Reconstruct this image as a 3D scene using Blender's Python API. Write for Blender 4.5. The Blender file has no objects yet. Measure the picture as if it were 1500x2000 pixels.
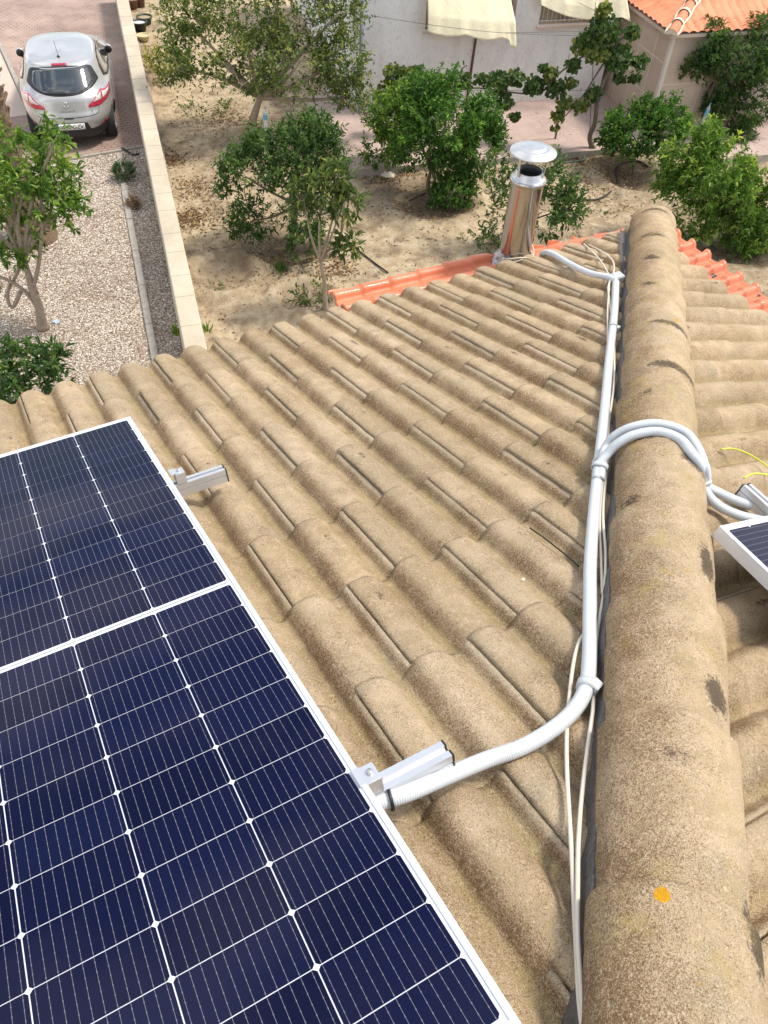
import bpy, bmesh, math, random
import numpy as np
from mathutils import Vector, Matrix, geometry
from mathutils.bvhtree import BVHTree
R = math.radians
random.seed(7); rng = np.random.default_rng(7)
scene = bpy.context.scene
COL = scene.collection

# ------------------------------------------------------------------ camera
CAM = np.array([-.283, -2.2036, 1.8961]); FPX = 1537.2; YAW, PITCH, ROLL = 1.0204, .8517, .0674
TH = .3183                                    # roof pitch (18.2 degrees)
ZG = -5.5                                     # ground level, the eave is at about -0.4
def cam_axes():
    f = np.array([math.cos(YAW)*math.cos(PITCH), math.sin(YAW)*math.cos(PITCH), -math.sin(PITCH)])
    r = np.cross(f, [0, 0, 1]); r /= np.linalg.norm(r); u = np.cross(r, f)
    c, s = math.cos(ROLL), math.sin(ROLL)
    return c*r+s*u, -s*r+c*u, f
AX, AY, AF = cam_axes()
cd = bpy.data.cameras.new('camera'); cam = bpy.data.objects.new('camera', cd); COL.objects.link(cam)
cam.matrix_world = Matrix(((AX[0], AY[0], -AF[0], CAM[0]), (AX[1], AY[1], -AF[1], CAM[1]), (AX[2], AY[2], -AF[2], CAM[2]), (0, 0, 0, 1)))
cd.sensor_fit = 'VERTICAL'; cd.sensor_height = 36; cd.lens = 36*FPX/2000; cd.clip_start = .05; cd.clip_end = 3000
scene.camera = cam
scene.render.resolution_x, scene.render.resolution_y = 768, 1024

# ------------------------------------------------------------------ sky, sun, exposure
SUN_AZ, SUN_EL = R(-14), R(60)                 # direction towards the sun, azimuth from +x towards +y
w = bpy.data.worlds.new('World'); scene.world = w; w.use_nodes = True
nt = w.node_tree; nt.nodes.clear(); N = nt.nodes.new; Lk = nt.links.new
out = N('ShaderNodeOutputWorld'); bg = N('ShaderNodeBackground'); sky = N('ShaderNodeTexSky')
sky.sky_type = 'NISHITA'; sky.sun_disc = False; sky.sun_elevation = SUN_EL; sky.sun_rotation = R(90)-SUN_AZ
sky.air_density = 1.1; sky.dust_density = 1.5
tc = N('ShaderNodeTexCoord'); mp = N('ShaderNodeMapping'); mp.inputs['Scale'].default_value = (1, 1, 2.2)
nz = N('ShaderNodeTexNoise'); nz.inputs['Scale'].default_value = 2.0; nz.inputs['Detail'].default_value = 7; nz.inputs['Roughness'].default_value = .55
cr = N('ShaderNodeValToRGB'); cr.color_ramp.elements[0].position = .46; cr.color_ramp.elements[1].position = .60
mx = N('ShaderNodeMix'); mx.data_type = 'RGBA'; mx.inputs['B'].default_value = (10.8, 10.6, 10.4, 1)
Lk(tc.outputs['Generated'], mp.inputs['Vector']); Lk(mp.outputs[0], nz.inputs['Vector']); Lk(nz.outputs['Fac'], cr.inputs[0])
Lk(cr.outputs[0], mx.inputs['Factor']); Lk(sky.outputs[0], mx.inputs['A']); Lk(mx.outputs['Result'], bg.inputs['Color'])
bg.inputs['Strength'].default_value = .14; Lk(bg.outputs[0], out.inputs[0])
sl = bpy.data.lights.new('sun', 'SUN'); sl.energy = 2.6; sl.angle = R(10); sl.color = (1, .93, .82)
so = bpy.data.objects.new('sun', sl); COL.objects.link(so)
sd = Vector((math.cos(SUN_AZ)*math.cos(SUN_EL), math.sin(SUN_AZ)*math.cos(SUN_EL), math.sin(SUN_EL)))
so.rotation_euler = sd.to_track_quat('Z', 'Y').to_euler()
scene.view_settings.view_transform = 'Standard'; scene.view_settings.look = 'None'
scene.view_settings.exposure = .58; scene.view_settings.gamma = 1

# ------------------------------------------------------------------ helpers: measuring
def ray(px, py):
    d = AX*(px-750)/FPX - AY*(py-1000)/FPX + AF
    return d
def G(px, py, dz=0.0):                        # a photo pixel measured on the ground (or dz above it)
    d = ray(px, py); return CAM+d*((ZG+dz-CAM[2])/d[2])
CT, ST = math.cos(TH), math.sin(TH); D = 2.47
E1, N1 = np.array([0, CT, -ST]), np.array([0, ST, CT])
E2, N2 = np.array([CT, 0, -ST]), np.array([ST, 0, CT])
X3 = np.array([1., 0, 0]); A2 = np.array([0, -1., 0]); O2 = np.array([D, 0, 0])
def P1(t, v, h): return t*X3+v*E1+h*N1
def P2(a, v, h): return O2+a*A2+v*E2+h*N2
def S1(px, py, h):
    d = ray(px, py); return CAM+d*((h-N1@CAM)/(N1@d))
def S2(px, py, h):
    d = ray(px, py); return CAM+d*((h-N2@(CAM-O2))/(N2@d))
def onplane(px, py, P, n):
    d = ray(px, py); return CAM+d*((n@(P-CAM))/(n@d))
CREST = -.125
# ------------------------------------------------------------------ helpers: meshes
def raw_mesh(name, V, F, mats, mi=None, smooth=True):
    V = np.asarray(V, dtype=np.float64); me = bpy.data.meshes.new(name)
    if isinstance(F, np.ndarray):
        n, k = F.shape
        me.vertices.add(len(V)); me.vertices.foreach_set('co', V.ravel())
        me.loops.add(n*k); me.loops.foreach_set('vertex_index', F.ravel().astype(np.int32))
        me.polygons.add(n); me.polygons.foreach_set('loop_start', np.arange(0, n*k, k, dtype=np.int32))
        me.update(calc_edges=True)
    else:
        me.from_pydata([tuple(v) for v in V], [], [tuple(f) for f in F]); me.update()
    for m in (mats if isinstance(mats, (list, tuple)) else [mats]): me.materials.append(m)
    if mi is not None: me.polygons.foreach_set('material_index', np.asarray(mi, dtype=np.int32))
    me.polygons.foreach_set('use_smooth', [smooth]*len(me.polygons))
    return me
def link(name, me, parent=None):
    o = bpy.data.objects.new(name, me); COL.objects.link(o)
    if parent is not None: o.parent = parent
    return o
def tag(o, label=None, cat=None, group=None, kind=None):
    if label: o['label'] = label
    if cat: o['category'] = cat
    if group: o['group'] = group
    if kind: o['kind'] = kind
    return o
def empty(name, loc, label, cat, group=None):
    o = bpy.data.objects.new(name, None); COL.objects.link(o); o.location = [float(c) for c in loc]; o.empty_display_size = .1
    return tag(o, label, cat, group)
class MB:                                      # collects shapes given in world (or local) coordinates
    def __init__(s): s.V = []; s.F = []; s.M = []; s.S = []
    def add(s, V, F, mi=0, sm=False):
        b = len(s.V); s.V += [tuple(map(float, v)) for v in V]; s.F += [tuple(int(i)+b for i in f) for f in F]; s.M += [mi]*len(F); s.S += [sm]*len(F)
    def hexa(s, P, mi=0): s.add(P, [(0, 3, 2, 1), (4, 5, 6, 7), (0, 1, 5, 4), (1, 2, 6, 5), (2, 3, 7, 6), (3, 0, 4, 7)], mi)
    def box(s, o, a, b, c, mi=0):             # corner o, edge vectors a b c
        o, a, b, c = map(np.asarray, (o, a, b, c)); s.hexa([o, o+a, o+a+b, o+b, o+c, o+a+c, o+a+b+c, o+b+c], mi)
    def cbox(s, c, sx, sy, sz, mi=0): s.box((c[0]-sx/2, c[1]-sy/2, c[2]-sz/2), (sx, 0, 0), (0, sy, 0), (0, 0, sz), mi)
    def tube(s, P, r, n=8, mi=0, cap=True):
        P = np.asarray(P, float); r = np.full(len(P), r) if np.isscalar(r) else np.asarray(r)
        T = np.gradient(P, axis=0); T /= np.linalg.norm(T, axis=1)[:, None]+1e-12
        u = np.cross(T[0], [0, 0, 1.]);
        if np.linalg.norm(u) < .05: u = np.cross(T[0], [0, 1., 0])
        u /= np.linalg.norm(u); V = []; a = np.linspace(0, 2*np.pi, n, endpoint=False)
        for i in range(len(P)):
            u = u-T[i]*(u@T[i]); u /= np.linalg.norm(u)+1e-12; w_ = np.cross(T[i], u)
            V += list(P[i]+r[i]*(np.cos(a)[:, None]*u+np.sin(a)[:, None]*w_))
        F = [(i*n+j, i*n+(j+1) % n, (i+1)*n+(j+1) % n, (i+1)*n+j) for i in range(len(P)-1) for j in range(n)]
        if cap: F += [tuple(range(n-1, -1, -1)), tuple((len(P)-1)*n+j for j in range(n))]
        s.add(V, F, mi, True)
    def lathe(s, c, prof, n=48, mi=0, axis=(0, 0, 1)):     # prof: (radius, height)
        c = np.asarray(c, float); az = np.asarray(axis, float); az /= np.linalg.norm(az)
        u = np.cross(az, [0, 1., 0]) if abs(az[1]) < .9 else np.cross(az, [1., 0, 0]); u /= np.linalg.norm(u); v = np.cross(az, u)
        a = np.linspace(0, 2*np.pi, n, endpoint=False); V = []
        for r, h in prof: V += list(c+az*h+r*(np.cos(a)[:, None]*u+np.sin(a)[:, None]*v))
        F = [(i*n+j, i*n+(j+1) % n, (i+1)*n+(j+1) % n, (i+1)*n+j) for i in range(len(prof)-1) for j in range(n)]
        s.add(V, F, mi, True)
    def build(s, name, mats, parent=None, origin=None, bevel=0):
        V = np.array(s.V)
        if origin is not None: V = V-np.asarray(origin)
        me = bpy.data.meshes.new(name); me.from_pydata([tuple(v) for v in V], [], s.F)
        for m in (mats if isinstance(mats, (list, tuple)) else [mats]): me.materials.append(m)
        me.polygons.foreach_set('material_index', s.M); me.polygons.foreach_set('use_smooth', s.S); me.update()
        if bevel:
            bm = bmesh.new(); bm.from_mesh(me)
            ed = [e for e in bm.edges if len(e.link_faces) == 2 and e.calc_face_angle(0) > .6]
            bmesh.ops.bevel(bm, geom=ed, offset=bevel, segments=2, affect='EDGES', clamp_overlap=True); bm.to_mesh(me); bm.free()
        o = link(name, me, parent)
        if origin is not None and parent is None: o.location = [float(c) for c in origin]
        return o
def spline(P, step=.01):
    P = np.asarray(P, float); P = np.vstack([2*P[0]-P[1], P, 2*P[-1]-P[-2]]); out_ = []
    for i in range(1, len(P)-2):
        n = max(2, int(np.linalg.norm(P[i+1]-P[i])/step)); t = np.linspace(0, 1, n, endpoint=False)[:, None]
        a, b, c, d = P[i-1], P[i], P[i+1], P[i+2]
        out_.append(.5*((2*b)+(-a+c)*t+(2*a-5*b+4*c-d)*t*t+(-a+3*b-3*c+d)*t**3))
    return np.vstack(out_+[P[-2][None]])
def fattr(me, name, vals):
    a = me.attributes.new(name, 'FLOAT', 'POINT'); a.data.foreach_set('value', np.asarray(vals, dtype=np.float32))
def vnoise(P, s, seed=0):                     # cheap smooth value noise, numpy
    P = np.asarray(P)*s+seed*17.3; i = np.floor(P).astype(np.int64); f = P-i; f = f*f*(3-2*f); tot = 0
    def h(i): 
        n = (i[:, 0]*374761393+i[:, 1]*668265263+i[:, 2]*2147483647) & 0x7fffffff; n = (n ^ (n >> 13))*1274126177 & 0x7fffffff
        return (n & 0xffff)/65535.
    for dx in (0, 1):
        for dy in (0, 1):
            for dz in (0, 1):
                wt = (f[:, 0] if dx else 1-f[:, 0])*(f[:, 1] if dy else 1-f[:, 1])*(f[:, 2] if dz else 1-f[:, 2])
                tot = tot+wt*h(i+np.array([dx, dy, dz]))
    return tot-.5

# ------------------------------------------------------------------ helpers: materials
class NT:
    def __init__(s, name):
        s.m = bpy.data.materials.new(name); s.m.use_nodes = True; s.t = s.m.node_tree; s.b = s.t.nodes['Principled BSDF']
        s.tc = s.n('ShaderNodeTexCoord'); s.o = s.tc.outputs['Object']
    def n(s, k, **kw):
        q = s.t.nodes.new(k)
        for a, v in kw.items(): setattr(q, a, v)
        return q
    def l(s, a, b): s.t.links.new(a, b)
    def put(s, sock, v):
        if isinstance(v, bpy.types.NodeSocket): s.l(v, sock)
        elif isinstance(v, (tuple, list)) and len(v) == 3 and sock.type == 'RGBA': sock.default_value = (*v, 1)
        else: sock.default_value = v
    def noise(s, scale, detail=4, rough=.55, vec=None, out='Fac', stretch=None):
        q = s.n('ShaderNodeTexNoise'); q.inputs['Scale'].default_value = scale; q.inputs['Detail'].default_value = detail; q.inputs['Roughness'].default_value = rough
        v = vec or s.o
        if stretch:
            mpp = s.n('ShaderNodeMapping'); s.l(v, mpp.inputs['Vector']); mpp.inputs['Scale'].default_value = stretch; v = mpp.outputs[0]
        s.l(v, q.inputs['Vector']); return q.outputs[out]
    def vor(s, scale, feature='F1', vec=None, out='Distance'):
        q = s.n('ShaderNodeTexVoronoi', feature=feature); q.inputs['Scale'].default_value = scale; s.l(vec or s.o, q.inputs['Vector']); return q.outputs[out]
    def ramp(s, v, stops):
        q = s.n('ShaderNodeValToRGB'); e = q.color_ramp.elements
        while len(e) < len(stops): e.new(.5)
        for el, (p, c) in zip(e, stops):
            el.position = p; el.color = (c, c, c, 1) if np.isscalar(c) else (*c, 1)
        s.l(v, q.inputs[0]); return q.outputs[0]
    def mix(s, f, a, b, mode='MIX'):
        q = s.n('ShaderNodeMix', data_type='RGBA', blend_type=mode); s.put(q.inputs['Factor'], f); s.put(q.inputs['A'], a); s.put(q.inputs['B'], b); return q.outputs['Result']
    def math(s, op, a, b=0.0, c=None):
        q = s.n('ShaderNodeMath', operation=op); s.put(q.inputs[0], a); s.put(q.inputs[1], b)
        if c is not None: s.put(q.inputs[2], c)
        return q.outputs[0]
    def attr(s, name):
        q = s.n('ShaderNodeAttribute', attribute_name=name); return q.outputs['Fac']
    def bump(s, h, strength=.5, dist=.01, prev=None):
        q = s.n('ShaderNodeBump'); q.inputs['Strength'].default_value = strength; q.inputs['Distance'].default_value = dist; s.l(h, q.inputs['Height'])
        if prev: s.l(prev, q.inputs['Normal'])
        return q.outputs[0]
    def fin(s, col=None, rough=None, norm=None, **kw):
        if col is not None: s.put(s.b.inputs['Base Color'], col)
        if rough is not None: s.put(s.b.inputs['Roughness'], rough)
        if norm is not None: s.l(norm, s.b.inputs['Normal'])
        for k, v in kw.items(): s.put(s.b.inputs[k.replace('_', ' ')], v)
        return s.m
def simple(name, col, rough=.6, metal=0., var=.12, scale=30, bump=0., **kw):
    t = NT(name); n = t.noise(scale, 5)
    c = t.mix(n, tuple(x*(1-var*1.6) for x in col), tuple(min(1, x*(1+var)) for x in col))
    nn = t.bump(t.noise(scale*4, 3), bump, .005) if bump else None
    return t.fin(c, rough, nn, Metallic=metal, **kw)

def concrete_tile_mat(name, hip=False):
    t = NT(name)
    big = t.noise(2.2, 5); mid = t.noise(16, 5, .6); grain = t.noise(620, 2, .6); grain2 = t.noise(260, 2, .5); coarse = t.noise(300, 3, .7)
    tint = t.attr('tint')
    base = t.mix(t.ramp(big, [(.35, 0), (.65, 1)]), (.62, .455, .275), (.675, .515, .345))
    base = t.mix(t.ramp(mid, [(.40, 0), (.60, .65)]), base, (.45, .335, .19))
    base = t.mix(tint, base, (.70, .57, .40))
    base = t.mix(t.ramp(t.noise(5.5, 6, .72), [(.52, 0), (.66, .45)]), base, (.43, .375, .27))
    base = t.mix(t.attr('tone'), base, (.38, .295, .18))          # grey weathering
    moss = t.math('MULTIPLY', t.ramp(t.attr('valley'), [(.3, 0), (1, .9)]), t.ramp(t.noise(9, 6, .65), [(.35, .15), (.6, 1)]))
    base = t.mix(t.math('MULTIPLY', moss, .65), base, (.37, .30, .12))
    # exposed aggregate: rust-brown granules, denser on one flank and in patches
    dens = t.math('ADD', t.math('MULTIPLY', t.attr('flank'), .095), t.math('MULTIPLY', t.ramp(t.noise(6, 7, .75), [(.40, 0), (.62, 1)]), .07))
    thr = t.math('SUBTRACT', .652, dens)
    spk = t.math('MAXIMUM', t.math('GREATER_THAN', grain, thr), t.math('MULTIPLY', t.math('GREATER_THAN', coarse, t.math('ADD', thr, .005)), .85))
    base = t.mix(t.math('MULTIPLY', spk, .80), base, (.185, .10, .042))
    spk2 = t.math('GREATER_THAN', t.noise(165, 3, .75), t.math('SUBTRACT', .665, t.math('MULTIPLY', dens, .95)))
    base = t.mix(t.math('MULTIPLY', spk2, .50), base, (.15, .085, .040))
    base = t.mix(t.math('MULTIPLY', t.math('GREATER_THAN', t.noise(140, 2, .7), .635), .45), base, (.80, .69, .50))
    blot = t.math('MULTIPLY', t.ramp(t.noise(38, 6, .8), [(.60, 0), (.70, 1)]), t.ramp(t.noise(3.1, 4), [(.45, 0), (.6, 1)]))
    base = t.mix(t.math('MULTIPLY', blot, .6), base, (.15, .115, .075))
    lt = t.math('GREATER_THAN', grain2, .66); base = t.mix(t.math('MULTIPLY', lt, .35), base, (.72, .62, .44))
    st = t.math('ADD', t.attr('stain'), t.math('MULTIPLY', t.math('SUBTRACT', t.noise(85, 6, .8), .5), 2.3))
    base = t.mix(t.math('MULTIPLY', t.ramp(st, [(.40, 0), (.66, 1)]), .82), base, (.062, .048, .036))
    if hip:
        li = t.math('MULTIPLY', t.ramp(t.noise(17, 7, .75), [(.52, 0), (.64, 1)]), t.ramp(t.noise(2.7, 2), [(.38, .2), (.6, 1)]))
        base = t.mix(t.math('MULTIPLY', li, .6), base, (.47, .35, .10))
        lic = t.math('ADD', t.attr('lichen'), t.math('MULTIPLY', t.math('SUBTRACT', t.noise(120, 3), .5), .5))
        base = t.mix(t.ramp(lic, [(.5, 0), (.6, 1)]), base, (.72, .36, .02))
    base = t.mix(t.math('MULTIPLY', t.ramp(t.noise(22, 6, .7), [(.68, 0), (.75, 1)]), .35), base, (.72, .66, .56))
    h = t.math('ADD', grain, t.math('MULTIPLY', grain2, .8))
    nb = t.bump(t.math('ADD', h, coarse), .85, .0055); nb = t.bump(t.noise(28, 6, .7), .55, .010, nb)
    return t.fin(base, .92, nb, Specular_IOR_Level=.15)
M = {}
M['tile'] = concrete_tile_mat('concrete_tile'); M['hip'] = concrete_tile_mat('concrete_hip_tile', True)
M['mortar'] = simple('grey_mortar', (.15, .14, .13), .95, var=.5, scale=90, bump=1.)
M['white_plastic'] = simple('conduit_plastic', (.55, .585, .61), .45, var=.05, scale=12)
M['tie'] = simple('tie_plastic', (.50, .53, .55), .4, var=.05)
M['cable'] = simple('cream_cable', (.66, .60, .49), .45, var=.1, scale=8)
M['black'] = simple('black_plastic', (.012, .012, .014), .45, var=.2)
M['alu'] = simple('aluminium', (.62, .63, .645), .36, .7, var=.05, scale=20)
M['alu_frame'] = simple('frame_aluminium', (.68, .70, .735), .38, .35, var=.03, scale=9)
M['steel'] = simple('galvanised', (.6, .6, .6), .3, .9, var=.2)
M['earth'] = simple('earth_wire', (.62, .68, .05), .4, var=.2, scale=200)

def orange_mat():
    t = NT('orange_sheet'); n = t.noise(5, 5); 
    c = t.mix(t.ramp(n, [(.35, 0), (.7, 1)]), (.54, .14, .055), (.62, .20, .09))
    d = t.math('ADD', t.attr('dark_spots'), t.math('MULTIPLY', t.math('SUBTRACT', t.noise(70, 6, .75), .5), 1.5))
    c = t.mix(t.ramp(d, [(.62, 0), (.7, 1)]), c, (.06, .028, .02))
    return t.fin(c, t.ramp(n, [(.3, .38), (.7, .5)]), None, Coat_Weight=.12)
M['orange'] = orange_mat()
def steel_mat():
    t = NT('polished_steel'); n = t.noise(3, 3, stretch=(9, 9, .6))
    return t.fin(t.mix(n, (.36, .34, .325), (.50, .48, .46)), t.ramp(t.noise(40, 4), [(.3, .12), (.7, .2)]), t.bump(t.noise(2.2, 2, stretch=(14, 14, 1)), .12, .02), Metallic=1.)
M['flue'] = steel_mat()
M['capsteel'] = simple('cap_steel', (.58, .58, .57), .36, .75, var=.1, scale=14)
def cell_mat():
    t = NT('solar_cell'); sx = t.n('ShaderNodeSeparateXYZ'); t.l(t.o, sx.inputs[0]); u, v = sx.outputs[0], sx.outputs[1]
    cu = t.math('FRACT', t.math('DIVIDE', t.math('SUBTRACT', u, .016), .184))           # 0..1 in the cell
    k = t.math('FRACT', t.math('MULTIPLY', cu, 11)); bus = t.math('LESS_THAN', t.math('ABSOLUTE', t.math('SUBTRACT', k, .5)), .022)
    pads = t.math('FRACT', t.math('MULTIPLY', v, 1/.0155)); pad = t.math('LESS_THAN', t.math('ABSOLUTE', t.math('SUBTRACT', pads, .5)), .09)
    busw = t.math('MULTIPLY', t.math('LESS_THAN', t.math('ABSOLUTE', t.math('SUBTRACT', k, .5)), .06), pad)
    nn = t.noise(1.1, 2); c = t.mix(nn, (.003, .004, .014), (.005, .007, .034))
    c = t.mix(t.attr('tint'), c, (.008, .011, .042))
    c = t.mix(t.math('MULTIPLY', bus, .34), c, (.40, .40, .44)); c = t.mix(t.math('MULTIPLY', busw, .07), c, (.75, .75, .78))
    return t.fin(c, .35, None, Coat_Weight=.8, Coat_Roughness=.03, Coat_IOR=1.2, Specular_IOR_Level=0.)
M['cell'] = cell_mat()
M['backsheet'] = NT('white_backsheet').fin((.66, .68, .74), .5, None, Coat_Weight=1., Coat_Roughness=.03, Coat_IOR=1.3)

# ================================================================== the roof we stand on
house = empty('house', (0, -3, ZG), 'house with sandy concrete tiled hip roof, seen from up on its ridge', 'house')
HO = np.array([0, -3, ZG])
def tile_slope(name, P, seam0, edges, arange, clipfun):
    """courses of double-roll tiles: rolls run down the slope, seams staggered by one roll per course"""
    W, PR, H, HW = .2955, .14775, .039, .068
    nu, nv = 44, 24; Vs = []; Fs = []; fl = []; va = []; st = []; ti = []; to_ = []; base = 0
    tt = np.linspace(0, W-.0036, nu); nu_ = len(tt)
    def prof(t_):
        s = (t_-.033+PR/2) % PR-PR/2; return H*np.clip(1-(np.abs(s)/.0665)**2.7, 0, 1)**1.25, s
    for ci, (ve, phase) in enumerate(edges):
        n0 = int((arange[0]-seam0)/W)-1; n1_ = int((arange[1]-seam0)/W)+1
        for k in range(n0, n1_+1):
            t0 = seam0+phase*PR+k*W
            jit = rng.normal(0, .0015, 3); tin = rng.random(); ton = rng.random()**2*.55
            L = .342+.035; vv = np.linspace(0, L, nv)            # distance back from the front edge
            z, s = prof(tt); lip = (tt > W-.034)
            zt = z-np.where(lip, .0025, 0)
            T, Vv = np.meshgrid(t0+tt, vv); Z = np.tile(zt, (nv, 1))
            lift = .0085*(1-Vv/L)+jit[0]; round_ = -.006*np.exp(-Vv/.006)
            # rolls swell a little towards the front edge
            Z = Z*(1+.07*(1-Vv/L))+lift+round_
            wob = vnoise(np.stack([T.ravel(), Vv.ravel()+ve*3, np.full(T.size, ci*1.7)], 1), 38, 3).reshape(T.shape)
            Z += wob*.0032
            fronty = ve-Vv+jit[1]+.004*vnoise(np.stack([T.ravel(), np.zeros(T.size), np.full(T.size, ci*7.7+k)], 1), 30).reshape(T.shape)*np.exp(-Vv/.05)
            Pt = P(T.ravel()[:, None]+Vv.ravel()[:, None]*jit[2]*2, fronty.ravel()[:, None], (CREST-H+Z-.008).ravel()[:, None])
            # skirts: front edge going down, seam edge going down
            fr = P((t0+tt)[:, None], (fronty[0]-.001)[:, None], (CREST-H+Z[0]-.008-.020)[:, None])
            se = P(np.full(nv, t0)[:, None], fronty[:, 0][:, None], (CREST-H+Z[:, 0]-.008-.016)[:, None])
            se2 = P(np.full(nv, t0+W-.005)[:, None], fronty[:, -1][:, None], (CREST-H+Z[:, -1]-.008-.012)[:, None])
            se3 = P(np.full(nv, t0+W+.02)[:, None], fronty[:, -1][:, None], (CREST-H+Z[:, -1]-.008-.014)[:, None])
            V = np.vstack([Pt, fr, se, se2, se3])
            i, j = np.meshgrid(np.arange(nv-1), np.arange(nu_-1), indexing='ij'); a = (i*nu_+j).ravel()
            F = [np.stack([a, a+nu_, a+nu_+1, a+1], 1)]
            b0 = nv*nu_; j = np.arange(nu_-1); F.append(np.stack([j, j+1, b0+j+1, b0+j], 1))
            b1 = b0+nu_; i = np.arange(nv-1); F.append(np.stack([i*nu_, b1+i, b1+i+1, (i+1)*nu_], 1))
            b2 = b1+nv; F.append(np.stack([i*nu_+nu_-1, (i+1)*nu_+nu_-1, b2+i+1, b2+i], 1))
            b3 = b2+nv; F.append(np.stack([b2+i, b2+i+1, b3+i+1, b3+i], 1))
            F = np.vstack(F); cx = V[F].mean(1); keep = clipfun(cx)
            if not keep.any(): continue
            flank = np.clip(-s/HW*2.2, 0, 1)*np.clip((H-z)/H*3, 0, 1)*np.clip(z/H*4+.2, 0, 1)+np.clip(s/HW*1.2, 0, .35); flank = np.where(tt > W-.014, .05, flank)
            valley = np.clip(1-z/H*1.6, 0, 1)
            sc = np.zeros((nv, nu_)); 
            if rng.random() < .55:                             # a black stain near the crest
                cs = rng.choice([.033+.018, .033+PR+.012])+rng.normal(0, .01); cv = rng.uniform(.05, .2)
                sc = np.exp(-((np.tile(tt, (nv, 1))-cs)/.013)**2-((Vv-cv)/rng.uniform(.018, .05))**2)*rng.uniform(.4, .72)
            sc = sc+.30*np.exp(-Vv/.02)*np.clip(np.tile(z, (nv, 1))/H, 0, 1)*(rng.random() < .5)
            lipc = np.tile(np.where((tt > W-.013), .62, 0)+np.where(tt < .004, .6, 0), (nv, 1))
            ex = nu_+3*nv
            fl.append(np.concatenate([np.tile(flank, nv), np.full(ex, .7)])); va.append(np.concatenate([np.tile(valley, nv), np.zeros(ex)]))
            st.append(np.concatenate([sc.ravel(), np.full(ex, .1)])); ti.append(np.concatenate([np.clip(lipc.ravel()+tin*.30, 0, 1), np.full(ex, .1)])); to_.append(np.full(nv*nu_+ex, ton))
            used, inv = np.unique(F[keep], return_inverse=True)
            Vs.append(V[used]); Fs.append(inv.reshape(-1, 4)+base); base += len(used)
            for lst in (fl, va, st, ti, to_): lst[-1] = lst[-1][used]
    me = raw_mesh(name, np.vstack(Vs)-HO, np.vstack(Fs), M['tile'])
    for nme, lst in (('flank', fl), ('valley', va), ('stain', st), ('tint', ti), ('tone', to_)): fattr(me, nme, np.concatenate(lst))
    return link(name, me, house)
edges1 = [(.905, 1), (.554, 0)]+[(.212-.342*k, (k+1) % 2) for k in range(0, 10)]
tile_slope('tiled_slope', P1, .124, edges1, (-2.2, 3.4), lambda c: (c[:, 0]-c[:, 1] < D-.02) & (c[:, 0] > -2.2))
edges2 = [(.727-.335*k, k % 2) for k in range(0, 13)]
tile_slope('tiled_slope', P2, -.115, edges2, (-1.0, 4.2), lambda c: (c[:, 0]-c[:, 1] > D+.02) & (c[:, 1] > -3.9))
# hip tiles
HD = np.array([1, 1, -math.tan(TH)]); HD /= np.linalg.norm(HD); LAT = np.array([1, -1, 0])/math.sqrt(2); UP = np.cross(LAT, HD); UP = UP if UP[2] > 0 else -UP
H0 = np.array([D, 0, CREST/CT])
def PH(s, lat, up): return H0+s*HD+lat*LAT+up*UP
stains = [(.97, -.01, .09, .026, .95), (.47, -.03, .065, .034, 1.), (.05, -.035, .042, .065, 1.1), (-.33, -.05, .040, .050, 1.05), (-.80, .03, .10, .024, 1.), (-1.2, .03, .11, .030, 1.), (-1.74, .02, .11, .018, 1.), (-1.83, .07, .055, .028, .9), (-2.27, .085, .024, .07, 1.1), (-2.70, .075, .030, .045, 1.1), (-3.16, .105, .022, .065, 1.1), (-2.05, -.09, .03, .03, .7), (-2.9, -.02, .05, .02, .55), (-1.45, -.06, .03, .03, .6)]
lich = [(-3.165, -.045, .0125), (-.75, .05, .012), (-3.28, .0, .0045), (-3.22, .045, .004), (-2.35, .03, .004), (-2.2, .05, .0035)]
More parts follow.
